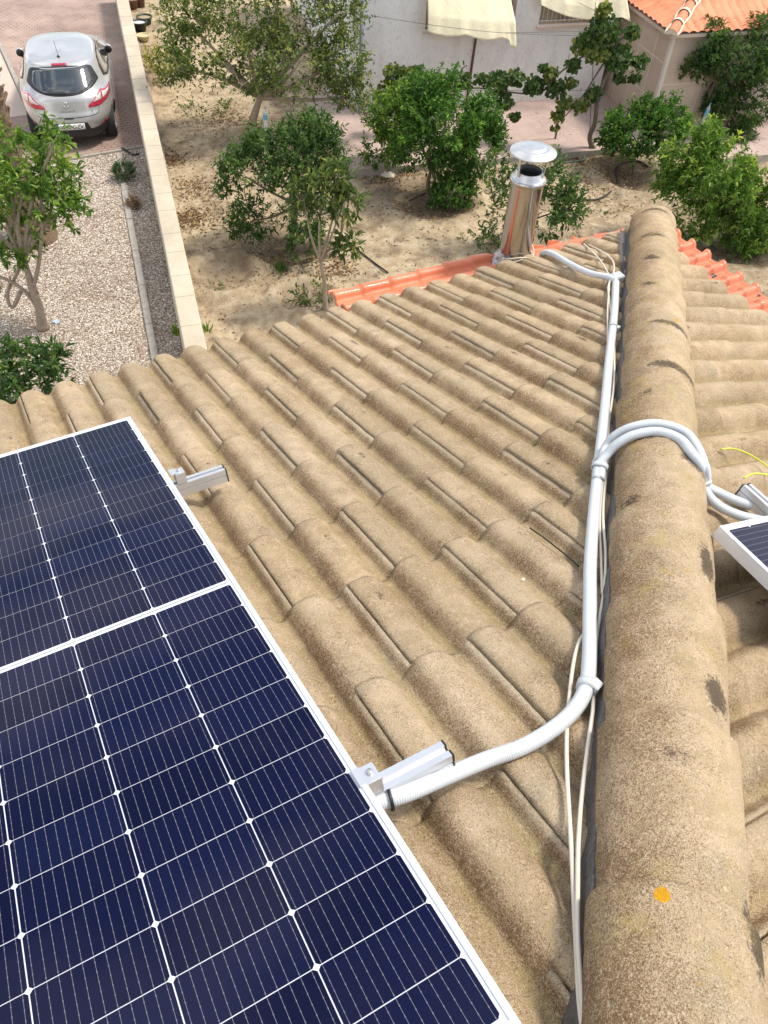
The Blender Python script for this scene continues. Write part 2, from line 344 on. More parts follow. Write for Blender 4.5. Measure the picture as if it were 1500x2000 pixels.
for k in range(14):
    sf = 1.06-.35*k; L = .40; nv, nu_ = 50, 46
    ph = np.linspace(-1.60, 1.72, nu_); s_ = np.linspace(0, L, nv); PHI, SS = np.meshgrid(ph, s_)
    hw = .131-.014*SS/L; hh = .112-.011*SS/L
    rn = -.006*np.exp(-SS/.006)
    jit = rng.normal(0, .003, 2)
    wob = vnoise(np.stack([PHI.ravel()*.13, SS.ravel(), np.full(PHI.size, k*3.1)], 1), 30, 5).reshape(PHI.shape)*.005
    lat = (hw+rn+wob)*np.sin(PHI)*np.where(np.abs(PHI) > 1.45, .99, 1)+jit[0]*(1-SS/L); up = (hh+rn+wob)*np.cos(PHI)-.004+.010*(1-SS/L)
    front = .008*vnoise(np.stack([PHI.ravel()*2, np.zeros(PHI.size), np.full(PHI.size, k*2.)], 1), 2.5).reshape(PHI.shape)
    s_tot = sf-SS+front
    V = H0+s_tot.ravel()[:, None]*HD+lat.ravel()[:, None]*LAT+up.ravel()[:, None]*UP
    fr = H0+(s_tot[0]-.002)[:, None]*HD+((lat[0])*.90)[:, None]*LAT+(up[0]-.016)[:, None]*UP
    ins = H0+s_tot[:, 0][:, None]*HD+(lat[:, 0]+.014)[:, None]*LAT+(up[:, 0]+.002)[:, None]*UP
    ins2 = H0+s_tot[:, -1][:, None]*HD+(lat[:, -1]-.014)[:, None]*LAT+(up[:, -1]+.002)[:, None]*UP
    V = np.vstack([V, fr, ins, ins2]); i, j = np.meshgrid(np.arange(nv-1), np.arange(nu_-1), indexing='ij'); a = (i*nu_+j).ravel()
    j = np.arange(nu_-1); i = np.arange(nv-1); b0 = nv*nu_; b1 = b0+nu_; b2 = b1+nv
    F = np.vstack([np.stack([a, a+1, a+nu_+1, a+nu_], 1), np.stack([j, b0+j, b0+j+1, j+1], 1), np.stack([i*nu_, (i+1)*nu_, b1+i+1, b1+i], 1), np.stack([i*nu_+nu_-1, b2+i, b2+i+1, (i+1)*nu_+nu_-1], 1)])
    me = raw_mesh('hip_tile', V-HO, F, M['hip'])
    st = np.zeros(PHI.size); li = np.zeros(PHI.size); ft = s_tot.ravel(); la = lat.ravel()
    for (ss, ll, rl, rs, amt) in stains: st = np.maximum(st, amt*np.exp(-((ft-ss+2.2*(la-ll)**2)/rs)**2-((la-ll)/rl)**2))
    for (ss, ll, rr) in lich: li = np.maximum(li, np.clip(1.3-np.hypot(ft-ss, la-ll)/rr*.8, 0, 1))
    ex = len(V)-PHI.size
    fattr(me, 'stain', np.concatenate([st, np.zeros(ex)])); fattr(me, 'lichen', np.concatenate([li, np.zeros(ex)]))
    fattr(me, 'flank', np.concatenate([np.clip(-np.sin(PHI)*1.1+.25, 0, 1).ravel(), np.zeros(ex)])); fattr(me, 'valley', np.zeros(len(V))); fattr(me, 'tint', np.full(len(V), rng.random()*.3)); fattr(me, 'tone', np.full(len(V), rng.random()**2*.4))
    link('hip_tile', me, house)
# mortar bedding under the hip tiles, uneven edge
ns = 300; s_ = np.linspace(1.0, -3.8, ns); V = []
for i, s in enumerate(s_):
    e = .010*float(vnoise(np.array([[s*9., 1., 2.]]), 1, 3)[0])+.005*float(vnoise(np.array([[s*34., 5., 2.]]), 1, 3)[0])
    for la, up in ((-.136+e, -.075), (-.121+e, .012), (.116-e, .006), (.108-e, -.075)): V.append(PH(s, la, up))
F = [(i*4+j, i*4+j+1, (i+1)*4+j+1, (i+1)*4+j) for i in range(ns-1) for j in range(3)]+[(0, 1, 2, 3)]
link('mortar_bed', raw_mesh('mortar_bed', np.array(V)-HO, F, M['mortar'], smooth=False), house)
# underlay + walls of the house
b = MB(); z1 = -.60
for poly in ([P1(-2.3, .80, -.19), P1(3.2, .80, -.19), P1(-2.3, -3.2, -.19)],):
    pass
q1 = [P1(-2.3, .82, -.185), np.array([D+.8, .78, P1(0, .82, -.185)[2]]), PH(-3.9, 0, -.085), P1(-2.3, -3.0, -.185)]
q2 = [P2(-.78, .62, -.185), P2(3.9, .62, -.185), P2(3.9, -2.6, -.185), PH(-3.9, 0, -.085)+np.array([0, 0, 0])]
b.add([*q1, *[p-np.array([0, 0, .05]) for p in q1]], [(0, 1, 2, 3), (7, 6, 5, 4)])
b.add([*q2, *[p-np.array([0, 0, .05]) for p in q2]], [(0, 1, 2, 3), (7, 6, 5, 4)])
b.build('roof_deck', M['mortar'], house, HO)
M['render'] = simple('cream_render', (.55, .48, .38), .9, var=.15, scale=12, bump=.4)
b = MB(); b.box((-2.2, -3.9, ZG), (5.05, 0, 0), (0, 4.45, 0), (0, 0, -.75-ZG)); b.build('wall', M['render'], house, HO)
# orange tile-effect sheet below the old eave: rolls run along x
def orange_sheet():
    x0, x1, y0, y1 = 1.27, 3.455, -2.6, 1.05; pr, pc = .1265, .172
    xs = np.unique(np.round(np.concatenate([np.arange(x0, x1, .0115), [x1]]), 4)); ys = np.arange(y0, y1, .0052)
    Xg, Yg = np.meshgrid(xs, ys)
    Yg = np.minimum(Yg, np.interp(Xg, [1.27, 1.8, 2.2, 2.26, 3.0, 3.455], [1.05, 1.015, 1.012, .980, .95, .92])+.006*np.floor((Xg-x0)/pc*1.)%2*0-.010*((Xg-x0) % pc)/pc)
    s = (Yg-.985+pr/2) % pr-pr/2; ph = ((Xg-x0) % pc)/pc
    collar = np.exp(-((ph-.04)/.045)**2)+np.exp(-((ph-1.04)/.045)**2)
    rr = .030*(1+.13*collar+.10*(1-ph))
    roll = np.sqrt(np.clip(rr**2-s**2, 0, None))*1.15
    lipx = .013*np.exp(-((Xg-(x1-.010))/.009)**2)
    Z = -.482+.006*(1-ph)+roll+lipx+np.exp(-((Xg-(x1-.018))/.014)**2)*roll*.14
    Z += .016*np.clip((Yg-1.01)/.04, 0, 1)**2
    Z -= .02*(Xg-1.27)/2.2
    V = np.stack([Xg.ravel(), Yg.ravel(), Z.ravel()], 1); ny, nx = Xg.shape
    i, j = np.meshgrid(np.arange(ny-1), np.arange(nx-1), indexing='ij'); a = (i*nx+j).ravel(); F = np.stack([a, a+1, a+nx+1, a+nx], 1)
    # edges turned down for thickness
    def skirt(idx, off):
        nonlocal V, F
        b0 = len(V); V = np.vstack([V, V[idx]+off]); k = np.arange(len(idx)-1); F = np.vstack([F, np.stack([idx[k], idx[k+1], b0+k+1, b0+k], 1)])
    skirt(np.arange(ny)*nx+nx-1, np.array([-.001, 0, -.022])); skirt(np.arange(nx)+(ny-1)*nx, np.array([0, -.001, -.012])); skirt(np.arange(ny)*nx, np.array([.001, 0, -.014]))
    dark_spots = np.zeros(Xg.size); gx, gy = Xg.ravel(), Yg.ravel()  # dark spots in the pans, mostly near the right edge
    for k in range(-20, 8):
        yc = .985-.1265*(k+.5+10); 
    for k in range(0, 26):
        yc = .985-.1265*(k+.5)
        for q in range(3): dark_spots = np.maximum(dark_spots, rng.uniform(.35, .95)*np.exp(-((gx-rng.uniform(3.22, 3.43))/rng.uniform(.02, .045))**2-((gy-yc-rng.uniform(-.01, .02))/.022)**2))
    for q in range(30):
        dark_spots = np.maximum(dark_spots, .62*np.exp(-((gx-rng.uniform(1.3, 3))/.012)**2-((gy-.93)/.012)**2))
    me = raw_mesh('orange_tile_sheet', V-HO, F, M['orange']); fattr(me, 'dark_spots', np.concatenate([dark_spots, np.zeros(len(V)-len(gx))])); link('orange_tile_sheet', me, house)
orange_sheet()
b = MB(); b.box((1.30, .56, -.62), (2.12, 0, 0), (0, .40, 0), (0, 0, .10)); b.box((2.86, -2.6, -.62), (.5, 0, 0), (0, 3.15, 0), (0, 0, .10)); b.build('eave_board', M['render'], house, HO)

# ================================================================== solar panels and rails
def panel(name, O, U, V_, Nn, label, tints):
    """O outer corner on the glass plane, U along the short side, V_ along the long side"""
    r = empty(name, O, label, 'solar panel', 'dark solar panels on the roof')
    m = Matrix((( U[0], V_[0], Nn[0], O[0]), (U[1], V_[1], Nn[1], O[1]), (U[2], V_[2], Nn[2], O[2]), (0, 0, 0, 1))); r.matrix_world = m
    Wd, Ln, fr = 1.134, 2.278, .011
    f = MB()
    for (x0, y0, sx, sy) in ((0, 0, Wd, fr), (0, Ln-fr, Wd, fr), (0, fr, fr, Ln-2*fr), (Wd-fr, fr, fr, Ln-2*fr)):
        f.box((x0, y0, -.035), (sx, 0, 0), (0, sy, 0), (0, 0, .035))
        f.box((x0-(.0012 if sx < .1 and x0 == 0 else 0), y0, -.012), (.001, 0, 0), (0, sy, 0), (0, 0, .002)) if sx < .1 else None
    for (x0, y0, sx, sy) in ((fr, fr, Wd-2*fr, .022), (fr, Ln-fr-.022, Wd-2*fr, .022), (fr, fr+.022, .022, Ln-2*fr-.044), (Wd-fr-.022, fr+.022, .022, Ln-2*fr-.044)): f.box((x0, y0, -.035), (sx, 0, 0), (0, sy, 0), (0, 0, .002))
    f.build('frame', M['alu_frame'], r, bevel=.0012)
    g = MB(); g.box((fr, fr, -.009), (Wd-2*fr, 0, 0), (0, Ln-2*fr, 0), (0, 0, .006)); g.build('backsheet', M['backsheet'], r)
    c = MB(); tn = []
    for i in range(6):
        for j in range(24):
            x0 = .016+.184*i+.001; x1 = x0+.1818
            y0 = (Ln/2-.010-.0925*(12-j) if j < 12 else Ln/2+.010+.0925*(j-12))+.0008; y1 = y0+.0909; q = .0048; z = -.0022
            c.add([(x0+q, y0, z), (x1-q, y0, z), (x1, y0+q, z), (x1, y1-q, z), (x1-q, y1, z), (x0+q, y1, z), (x0, y1-q, z), (x0, y0+q, z)], [tuple(range(8))]); tn += [rng.random()*.5]*8
    o = c.build('solar_cells', M['cell'], r); fattr(o.data, 'tint', tn)
    rb = MB(); rb.box((.02, Ln/2-.0015, -.0020), (Wd-.04, 0, 0), (0, .003, 0), (0, 0, .0004)); rb.build('busbar_ribbon', M['steel'], r)
    return r
panel('solar_panel', np.array([0., 0, 0]), -X3, -E1, N1, 'large dark solar panel filling the lower left, beside a grey conduit', None)
p2 = S2(1405, 1027, 0)
panel('solar_panel', p2, np.array([0, -1., 0]), E2, N2, 'solar panel corner at the right edge, beyond the ridge tiles', None)
def rail(O, Dn, Nn, Sd, L, label, clampat=None, dark_end=1):
    """O end point on top centre, Dn towards the panel, Sd sideways; slotted aluminium profile"""
    r = empty('mounting_rail', O, label, 'mounting rail', 'aluminium mounting rails under the panels')
    pr = [(-.020, -.042), (.020, -.042), (.020, -.022), (.0165, -.021), (.0165, -.018), (.020, -.017), (.020, 0), (.006, 0), (.006, -.009), (-.006, -.009), (-.006, 0), (-.020, 0), (-.020, -.017), (-.0165, -.018), (-.0165, -.021), (-.020, -.022)]
    n = len(pr); V = [O+a*Sd+h*Nn for a, h in pr]+[O+a*Sd+h*Nn+Dn*L for a, h in pr]
    b = MB(); b.add(V, [(i, (i+1) % n, n+(i+1) % n, n+i) for i in range(n)]+[tuple(range(n))[::-1], tuple(range(n, 2*n))]); b.build('profile', M['alu'], r, O)
    b = MB(); e = .003
    V = [O-Dn*.004+a*1.05*Sd+(h*1.03+.0006)*Nn for a, h in pr]+[O-Dn*.0005+a*1.05*Sd+(h*1.03+.0006)*Nn for a, h in pr]
    b.add(V, [(i, (i+1) % n, n+(i+1) % n, n+i) for i in range(n)]+[tuple(range(n))[::-1], tuple(range(n, 2*n))]); b.build('end_cap', M['black'], r, O)
    if clampat is not None:
        b = MB(); c0 = O+Dn*clampat
        b.box(c0-Sd*.020-Dn*.0+Nn*.001, Dn*.030, Sd*.040, Nn*.036); b.box(c0+Dn*.026-Sd*.020+Nn*.037, Dn*.016, Sd*.040, Nn*.004)
        b.build('end_clamp', M['alu'], r, O, bevel=.001)
        b = MB(); b.lathe(c0+Dn*.014+Nn*.037, [(0, .006), (.0055, .006), (.0065, .004), (.0065, 0)], 6, axis=Nn); b.build('bolt', M['steel'], r, O)
    return r
for (v, lab, ce) in ((-.512, 'aluminium rail end sticking out near the top corner of the large panel', .12), (-1.822, 'aluminium rail end beside the grey conduit at the large panel edge', .14)):
    O = P1(.168, v, -.037); rail(O, -X3, N1, E1, 1.6, lab, ce)
rp = S2(1460, 946, -.058); rp = rp+0*N2
rail(rp, np.array([0, -1., 0]), N2, E2, 2.0, 'aluminium rail end at the right edge, beside the yellow green wire', None)

# ================================================================== conduits and cables on the roof
def corrugated(P, r, name, label, cat, group=None, amp=.0004, pitch=.0044, mat='white_plastic', n=14):
    S = spline(P, .004); d = np.concatenate([[0], np.cumsum(np.linalg.norm(np.diff(S, axis=0), axis=1))]); L = d[-1]
    q = np.arange(0, L, pitch/4); P_ = np.stack([np.interp(q, d, S[:, i]) for i in range(3)], 1)
    rr = r+amp*np.cos(2*np.pi*q/pitch); b = MB(); b.tube(P_, rr, n)
    r_ = empty(name, P_[0], label, cat, group); b.build('tube', M[mat], r_, P_[0]); return r_, P_
main_px = [(736, 1568, -.058), (800, 1547, -.060), (872, 1516, -.075), (950, 1484, -.105), (1020, 1459, -.105), (1080, 1424, -.105), (1120, 1388, -.103), (1144, 1345, -.100), (1151, 1290, -.102), (1152, 1200, -.104), (1153, 1100, -.104), (1160, 1000, -.106), (1170, 900, -.104), (1181, 800, -.104), (1190, 700, -.106), (1200, 610, -.104), (1203, 552, -.103)]
mc, mP = corrugated([S1(*q) for q in main_px], .0160, 'conduit', 'thick pale grey conduit running along the left side of the ridge tiles', 'conduit')
def tie(parent, C_, axis, r, name='cable_tie', head=True, mat='tie', wdt=.006):
    axis = np.asarray(axis, float); axis /= np.linalg.norm(axis); b = MB(); 
    b.lathe(C_, [(r+.0005, -wdt), (r+.0028, -wdt), (r+.0028, wdt), (r+.0005, wdt)], 20, axis=axis)
    if head: b.cbox(C_+np.array([.012, -.012, .004])*(r/.016), .016, .012, .012)
    return b.build(name, M[mat], parent, np.array(parent.location))
def near(P_, px, py):
    q = [(abs((A-CAM)@AX/((A-CAM)@AF)*FPX+750-px)+abs(-(A-CAM)@AY/((A-CAM)@AF)*FPX+1000-py), i) for i, A in enumerate(P_)]; i = min(q)[1]; i = min(max(i, 2), len(P_)-3)
    return P_[i], P_[i+2]-P_[i-2]
C0, T0 = near(mP, 1148, 1340)
b = MB(); b.lathe(C0, [(.0165, -.011), (.0205, -.011), (.0205, .011), (.0165, .011)], 24, axis=T0); b.box(C0+np.array([.004, -.024, -.016]), np.array([.022, .006, 0]), np.array([-.004, .020, 0]), np.array([0, 0, .034]))
b.build('clip', M['tie'], mc, np.array(mc.location), bevel=.0015)
for (px, py) in ((1200, 640), (1176, 905)):
    C0, T0 = near(mP, px, py); tie(mc, C0, T0, .0175)
    b = MB(); b.box(C0+np.array([.006, -.024, -.012]), np.array([.018, .005, 0]), np.array([-.003, .010, 0]), np.array([0, 0, .024])); b.build('clip', M['tie'], mc, np.array(mc.location), bevel=.001)
C0, T0 = near(mP, 762, 1562); tie(mc, C0, T0, .019, 'black_tie', False, 'black', .003)
top_px = [(1203, 548, -.100), (1186, 541, -.098), (1150, 533, -.100), (1112, 515, -.103), (1085, 499, -.106), (1068, 493, -.118), (1058, 496, -.150)]
tcn, tP = corrugated([S1(*q) for q in top_px], .0150, 'conduit', 'short pale conduit bending left towards the orange eave, beside the steel flue', 'conduit')
b = MB(); C0 = S1(1203, 543, -.104); b.box(C0+np.array([-.022, -.028, -.016]), np.array([.055, 0, 0]), np.array([0, .05, 0]), np.array([0, 0, .036])); b.build('junction_clip', M['tie'], tcn, np.array(tcn.location), bevel=.004)
# two conduits arching over the ridge tiles
def overhip(px, py, clear, phi0):              # centre of a tube resting on the barrel of the hip tiles, measured at a pixel
    q = np.array([phi0, 0.]); 
    def pt(q): return PH(q[1], (.140+clear)*math.sin(q[0]), (.106+clear)*math.cos(q[0])-.006)
    def pj(P): v = P-CAM; k = v@AF; return np.array([v@AX/k*FPX+750-px, -(v@AY)/k*FPX+1000-py])
    q[1] = -1.6
    for _ in range(40):
        f = pj(pt(q)); J = np.stack([(pj(pt(q+d))-f)/1e-4 for d in (np.array([1e-4, 0]), np.array([0, 1e-4]))], 1); st_ = np.linalg.solve(J.T@J+1e-3*np.eye(2), J.T@f); q = q-np.clip(st_, -.15, .15); q[0] = np.clip(q[0], -1.75, 1.75)
    return pt(q)
def arch(side, label):
    if side < 0: px = [(1186, 887, -1.2), (1207, 866, -.9), (1240, 849, -.5), (1285, 843, 0), (1326, 857, .5), (1350, 884, .9)]
    else: px = [(1183, 874, -1.2), (1203, 850, -.9), (1240, 833, -.5), (1287, 828, 0), (1335, 843, .5), (1360, 872, .9)]
    x0 = 1171+side*3
    pts = [S1(x0-2, 935, -.094), S1(x0+1, 910, -.080)]+[overhip(a, b_, .024, c) for a, b_, c in px]
    o1 = side*3
    pts += [S2(1371+side*4, 908, -.020), S2(1376+side*3, 930, -.058), S2(1375+o1, 948, -.086), S2(1400+side*5, 972-side*9, -.100), S2(1440+side*4, 992-side*12, -.098), S2(1490, 1006-side*12, -.09), S2(1545, 1018-side*12, -.085), S2(1620, 1030-side*10, -.085)]
    return corrugated(pts, .0138, 'conduit', label, 'conduit', 'twin conduits arching over the ridge tiles', amp=.0007, pitch=.0050)
ar1, aP1 = arch(-1, 'nearer of the two pale ribbed conduits arching over the ridge tiles')
ar2, aP2 = arch(1, 'farther of the two pale ribbed conduits arching over the ridge tiles')
def band(P_a, P_b, px, py, parent, w_=.006):
    Ca, Ta = near(P_a, px, py); i = np.argmin(np.linalg.norm(P_b-Ca, axis=1)); Cb = P_b[i]; Ta = Ta/np.linalg.norm(Ta)
    dv = Cb-Ca; dv -= Ta*(dv@Ta); L = np.linalg.norm(dv)+1e-9; dx = dv/L; dy = np.cross(Ta, dx); rr = .0165; V = []; n = 32
    for k in (-w_, w_):
        for j in range(n):
            a = 2*math.pi*j/n; off = L/2*(1 if math.cos(a) > 0 else -1); V.append((Ca+Cb)/2+Ta*k+dx*(off+rr*math.cos(a))+dy*rr*math.sin(a))
    F = [(j, (j+1) % n, n+(j+1) % n, n+j) for j in range(n)]
    b = MB(); b.add(V, F, 0, True); o = b.build('cable_tie', M['tie'], parent, np.array(parent.location)); md = o.modifiers.new('solid', 'SOLIDIFY'); md.thickness = .003; md.offset = 1
band(aP1, aP2, 1374, 945, ar1); band(aP1, aP2, 1172, 912, ar1, .008)
def cable(name, P, r, mat, label, cat, group=None, step=.008, n=8):
    S = spline(P, step); b = MB(); b.tube(S, r, n); o = b.build(name, M[mat], None, S[0]); return tag(o, label, cat, group)
w1 = [(1142, 2040, -.10), (1131, 1950, -.105), (1124, 1820, -.108), (1116, 1660, -.110), (1108, 1520, -.111), (1107, 1430, -.112), (1112, 1360, -.112), (1121, 1290, -.112), (1133, 1250, -.113), (1150, 1230, -.122)]
w2 = [(1144, 2040, -.10), (1136, 1950, -.100), (1128, 1830, -.100), (1128, 1740, -.102), (1130, 1640, -.105), (1138, 1540, -.108), (1152, 1430, -.109), (1158, 1385, -.110), (1160, 1330, -.118), (1166, 1240, -.116), (1180, 1150, -.114), (1183, 1080, -.113), (1178, 1000, -.114), (1186, 900, -.114), (1190, 820, -.114), (1198, 760, -.114), (1200, 700, -.114), (1198, 640, -.115), (1192, 600, -.113), (1188, 560, -.108), (1198, 535, -.10), (1197, 510, -.108), (1178, 493, -.118), (1150, 478, -.145)]
w3 = [(1176, 1160, -.114), (1174, 1090, -.115), (1172, 1000, -.116), (1184, 880, -.116), (1188, 800, -.116), (1187, 700, -.115), (1187, 600, -.113), (1190, 545, -.106), (1180, 520, -.108), (1165, 500, -.110), (1140, 476, -.125)]
cable('cable', [S1(*q) for q in w1], .0042, 'cable', 'thin cream cable, left of the pair on the tiles near the bottom edge', 'cable', 'thin cream cables beside the conduit')
cable('cable', [S1(*q) for q in w2], .0042, 'cable', 'long thin cream cable between the conduit and the ridge tiles', 'cable', 'thin cream cables beside the conduit')
cable('cable', [S1(*q) for q in w3], .0036, 'cable', 'thin cream cable looping beside the conduit near the far end', 'cable', 'thin cream cables beside the conduit')
cable('black_wire', [S1(1035, 1031, -.128), S1(1062, 1050, -.120), S1(1085, 1068, -.124), S1(1110, 1088, -.132), S1(1131, 1107, -.140)], .0022, 'black', 'short curved black wire lying on the tiles left of the conduit', 'wire')
cable('earth_wire', [S2(1408, 878, -.130), S2(1430, 876, -.118), S2(1460, 886, -.108), S2(1495, 908, -.105), S2(1540, 950, -.11)], .0028, 'earth', 'yellow green earth wire curving above the right rail on the tiles', 'wire', 'yellow green earth wires')
cable('earth_wire', [S2(1453, 934, -.055), S2(1468, 926, -.045), S2(1490, 926, -.040), S2(1530, 935, -.05)], .0028, 'earth', 'yellow green earth wire lying across the end of the right rail', 'wire', 'yellow green earth wires')
# small litter on the roof: two green crumbs, one white crumb
for (f, px, py, m_, lab) in ((S2, 1366, 815, 'earth', 'tiny green scrap of wire sleeve on the right tiles, higher one'), (S2, 1395, 871, 'earth', 'tiny green scrap of wire sleeve near the yellow wire'), (S1, 1021, 1137, 'cable', 'tiny white scrap lying on the tiles left of the conduit')):
    b = MB(); P_ = f(px, py, -.158); b.box(P_, (.010, .003, 0), (-.003, .006, 0), (0, 0, .006)); tag(b.build('scrap', M[m_], None, P_, bevel=.001), lab, 'scrap')

# ================================================================== steel flue
FB = np.array([2.349, .885, -.50])
fl_ = empty('chimney_flue', FB, 'polished steel chimney flue with a round rain cap at the orange eave', 'chimney')
b = MB(); b.lathe(FB, [(.0855, 0), (.0855, .484)], 64); b.lathe(FB, [(.0855, .484), (.0935, .488), (.0965, .497), (.0945, .507), (.088, .511)], 64); b.build('pipe', M['flue'], fl_, FB)
b = MB(); b.lathe(FB, [(.088, .510), (.070, .530), (.068, .545), (.0665, .545)], 64); b.build('shoulder', M['capsteel'], fl_, FB)
b = MB(); b.lathe(FB, [(.0665, .545), (.0635, .548), (.060, .545), (.058, .50), (.056, .40), (0, .38)], 48)
for h in (.532, .518, .504): b.lathe(FB, [(.058, h), (.0545, h-.003), (.058, h-.006)], 40)
b.build('inner_liner', simple('sooty_liner', (.05, .052, .06), .4, .5), fl_, FB)
CP = FB+np.array([.006, .006, .640])
b = MB(); b.lathe(CP, [(.119, -.006), (.1195, -.001), (.116, .002), (.083, .014), (.078, .018), (.074, .0165), (.057, .022), (.052, .0265), (.047, .026), (.02, .030), (0, .031)], 72); b.lathe(CP, [(.119, -.006), (.1, -.001), (0, .02)], 72)
b.build('rain_cap', M['capsteel'], fl_, FB)
b = MB()
for a in (R(-55), R(65), R(185)):
    c, s = math.cos(a), math.sin(a); r0 = np.array([c, s, 0]); t0 = np.array([-s, c, 0])*.008
    A_, B_ = FB+r0*.072+np.array([0, 0, .512]), CP+r0*.085+np.array([0, 0, -.004]); b.hexa([A_-t0, A_+t0, A_+t0+r0*.0015, A_-t0+r0*.0015, B_-t0, B_+t0, B_+t0+r0*.0015, B_-t0+r0*.0015]); b.build('strap', M['steel'], fl_, FB); b = MB()

M['foil'] = simple('foil', (.55, .55, .55), .25, .95, var=.3, scale=60, bump=1.)
b = MB(); V = []; n = 60
for (r_, h) in ((.086, .10), (.092, .07), (.103, .045), (.118, .018)):
    for j in range(n):
        a = 2*math.pi*j/n; k = 1+.07*math.sin(j*2.3+h*80)+rng.normal(0, .02); V.append(FB+np.array([r_*k*math.cos(a), r_*k*math.sin(a), h-.02*math.cos(a)*0]))
b.add(V, [(i*n+j, i*n+(j+1) % n, (i+1)*n+(j+1) % n, (i+1)*n+j) for i in range(3) for j in range(n)], 0, False); b.build('foil_collar', M['foil'], fl_, FB)
b = MB()
for k in range(2):
    a = np.linspace(R(-170+8*k), R(10), 30); b.tube(np.stack([FB[0]+(.10+.006*k)*np.cos(a), FB[1]+(.10+.006*k)*np.sin(a), FB[2]+.085+.012*np.sin(a*3+k)+.014*k], 1), .0035, 6)
b.build('wire_loop', M['cable'], fl_, FB)

# ================================================================== ground
M['soil'] = None
def soil_mat():
    t = NT('sandy_soil'); n1 = t.noise(.55, 6, .6); n2 = t.noise(6, 7, .65); n3 = t.noise(90, 3)
    c = t.mix(t.ramp(n1, [(.38, 0), (.60, 1)]), (.29, .21, .125), (.45, .345, .21))
    c = t.mix(t.ramp(n2, [(.40, 0), (.66, .8)]), c, (.53, .45, .32))
    c = t.mix(t.ramp(t.noise(2.3, 7, .7), [(.49, 0), (.64, .85)]), c, (.19, .14, .095))
    c = t.mix(t.math('MULTIPLY', t.attr('damp_shade'), .85), c, (.13, .095, .065))  # damp soil plus shade under the trees, both put into the colour
    c = t.mix(t.ramp(t.noise(30, 5, .75), [(.60, 0), (.68, .75)]), c, (.15, .09, .05))
    c = t.mix(t.ramp(n3, [(.62, 0), (.72, .6)]), c, (.17, .11, .07))
    return t.fin(c, .95, t.bump(t.noise(40, 6, .7), .6, .03, t.bump(n2, .5, .06)), Specular_IOR_Level=.1)
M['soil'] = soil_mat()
def gravel_mat():
    t = NT('gravel'); v = t.vor(42, out='Color'); d = t.vor(42); sx = t.n('ShaderNodeSeparateColor'); t.l(v, sx.inputs[0])
    c = t.ramp(sx.outputs[0], [(0, (.17, .12, .08)), (.2, (.38, .30, .22)), (.5, (.56, .48, .38)), (.8, (.70, .63, .53)), (1, (.80, .75, .66))])
    c = t.mix(t.ramp(t.noise(1.3, 6, .7), [(.48, 0), (.66, .6)]), c, (.30, .20, .14)); c = t.mix(t.ramp(d, [(.35, 0), (.6, .75)]), c, (.16, .11, .08))
    return t.fin(c, .85, t.bump(d, .9, .02), Specular_IOR_Level=.2)
M['gravel'] = gravel_mat()
def paving_mat(name, ca, cb, cl, ang, worn=(.42, .58), bw=.22, bh=.11, line=.9, swirl=False):
    t = NT(name); mpp = t.n('ShaderNodeMapping'); t.l(t.o, mpp.inputs[0]); mpp.inputs['Rotation'].default_value = (0, 0, ang)
    n1 = t.noise(.7, 6, .6); c = t.mix(t.ramp(n1, [(.36, 0), (.62, 1)]), ca, cb)
    c = t.mix(t.ramp(t.noise(7, 6, .7), [(.5, 0), (.75, .35)]), c, tuple(x*.6 for x in ca))
    if swirl:
        v = t.n('ShaderNodeTexVoronoi', feature='F1'); v.inputs['Scale'].default_value = 2.1; t.l(mpp.outputs[0], v.inputs['Vector']); v.inputs['Randomness'].default_value = .7
        wv = t.math('FRACT', t.math('MULTIPLY', t.math('ADD', v.outputs['Distance'], t.math('MULTIPLY', t.noise(3.2, 2), .25)), 7)); ln = t.math('LESS_THAN', t.math('ABSOLUTE', t.math('SUBTRACT', wv, .5)), .055)
    else:
        br = t.n('ShaderNodeTexBrick'); br.inputs['Scale'].default_value = 1; br.inputs['Brick Width'].default_value = bw; br.inputs['Row Height'].default_value = bh; br.inputs['Mortar Size'].default_value = .011
        br.inputs['Mortar Smooth'].default_value = .3; br.offset = .5; t.l(mpp.outputs[0], br.inputs['Vector']); ln = br.outputs['Fac']
    f = t.math('MULTIPLY', ln, t.math('MULTIPLY', t.ramp(t.noise(1.9, 5, .6), [(worn[0], .12), (worn[1], 1)]), line))
    c = t.mix(f, c, cl)
    return t.fin(c, .8, t.bump(f, -.5, .006))
M['drive'] = paving_mat('stamped_paving', (.28, .195, .155), (.40, .29, .23), (.10, .062, .048), R(38), bw=.21, bh=.075, line=.95)
M['strip'] = simple('pale_paving', (.52, .42, .34), .85, var=.15, scale=3)
M['terrace'] = paving_mat('pink_terrace', (.37, .275, .235), (.49, .37, .32), (.22, .15, .125), R(20), line=.75, swirl=True)
M['conc'] = simple('concrete', (.36, .33, .28), .9, var=.3, scale=9, bump=.6)
def wall_mat():
    t = NT('wall_render'); c = t.mix(t.ramp(t.noise(1.2, 6, .65), [(.4, 0), (.62, 1)]), (.43, .37, .27), (.52, .455, .345))
    c = t.mix(t.ramp(t.noise(26, 6, .7), [(.58, 0), (.72, .6)]), c, (.28, .24, .17))
    return t.fin(c, .9, t.bump(t.noise(45, 5, .7), .5, .01))
M['gwall'] = wall_mat()

def sheet(name, poly, z, mat, label=None):
    me = raw_mesh(name, np.array([(x, y, z) for x, y in poly]), [tuple(range(len(poly)))], mat, smooth=False); o = link(name, me)
    o['kind'] = 'structure'; return o
b = MB(); S_ = 1500; b.add([(-S_, -S_, ZG-.08), (S_, -S_, ZG-.08), (S_, S_, ZG-.08), (-S_, S_, ZG-.08)], [(0, 1, 2, 3)])
tag(b.build('ground', simple('far_ground', (.36, .28, .19), .95, var=.3, scale=.3)), kind='structure')
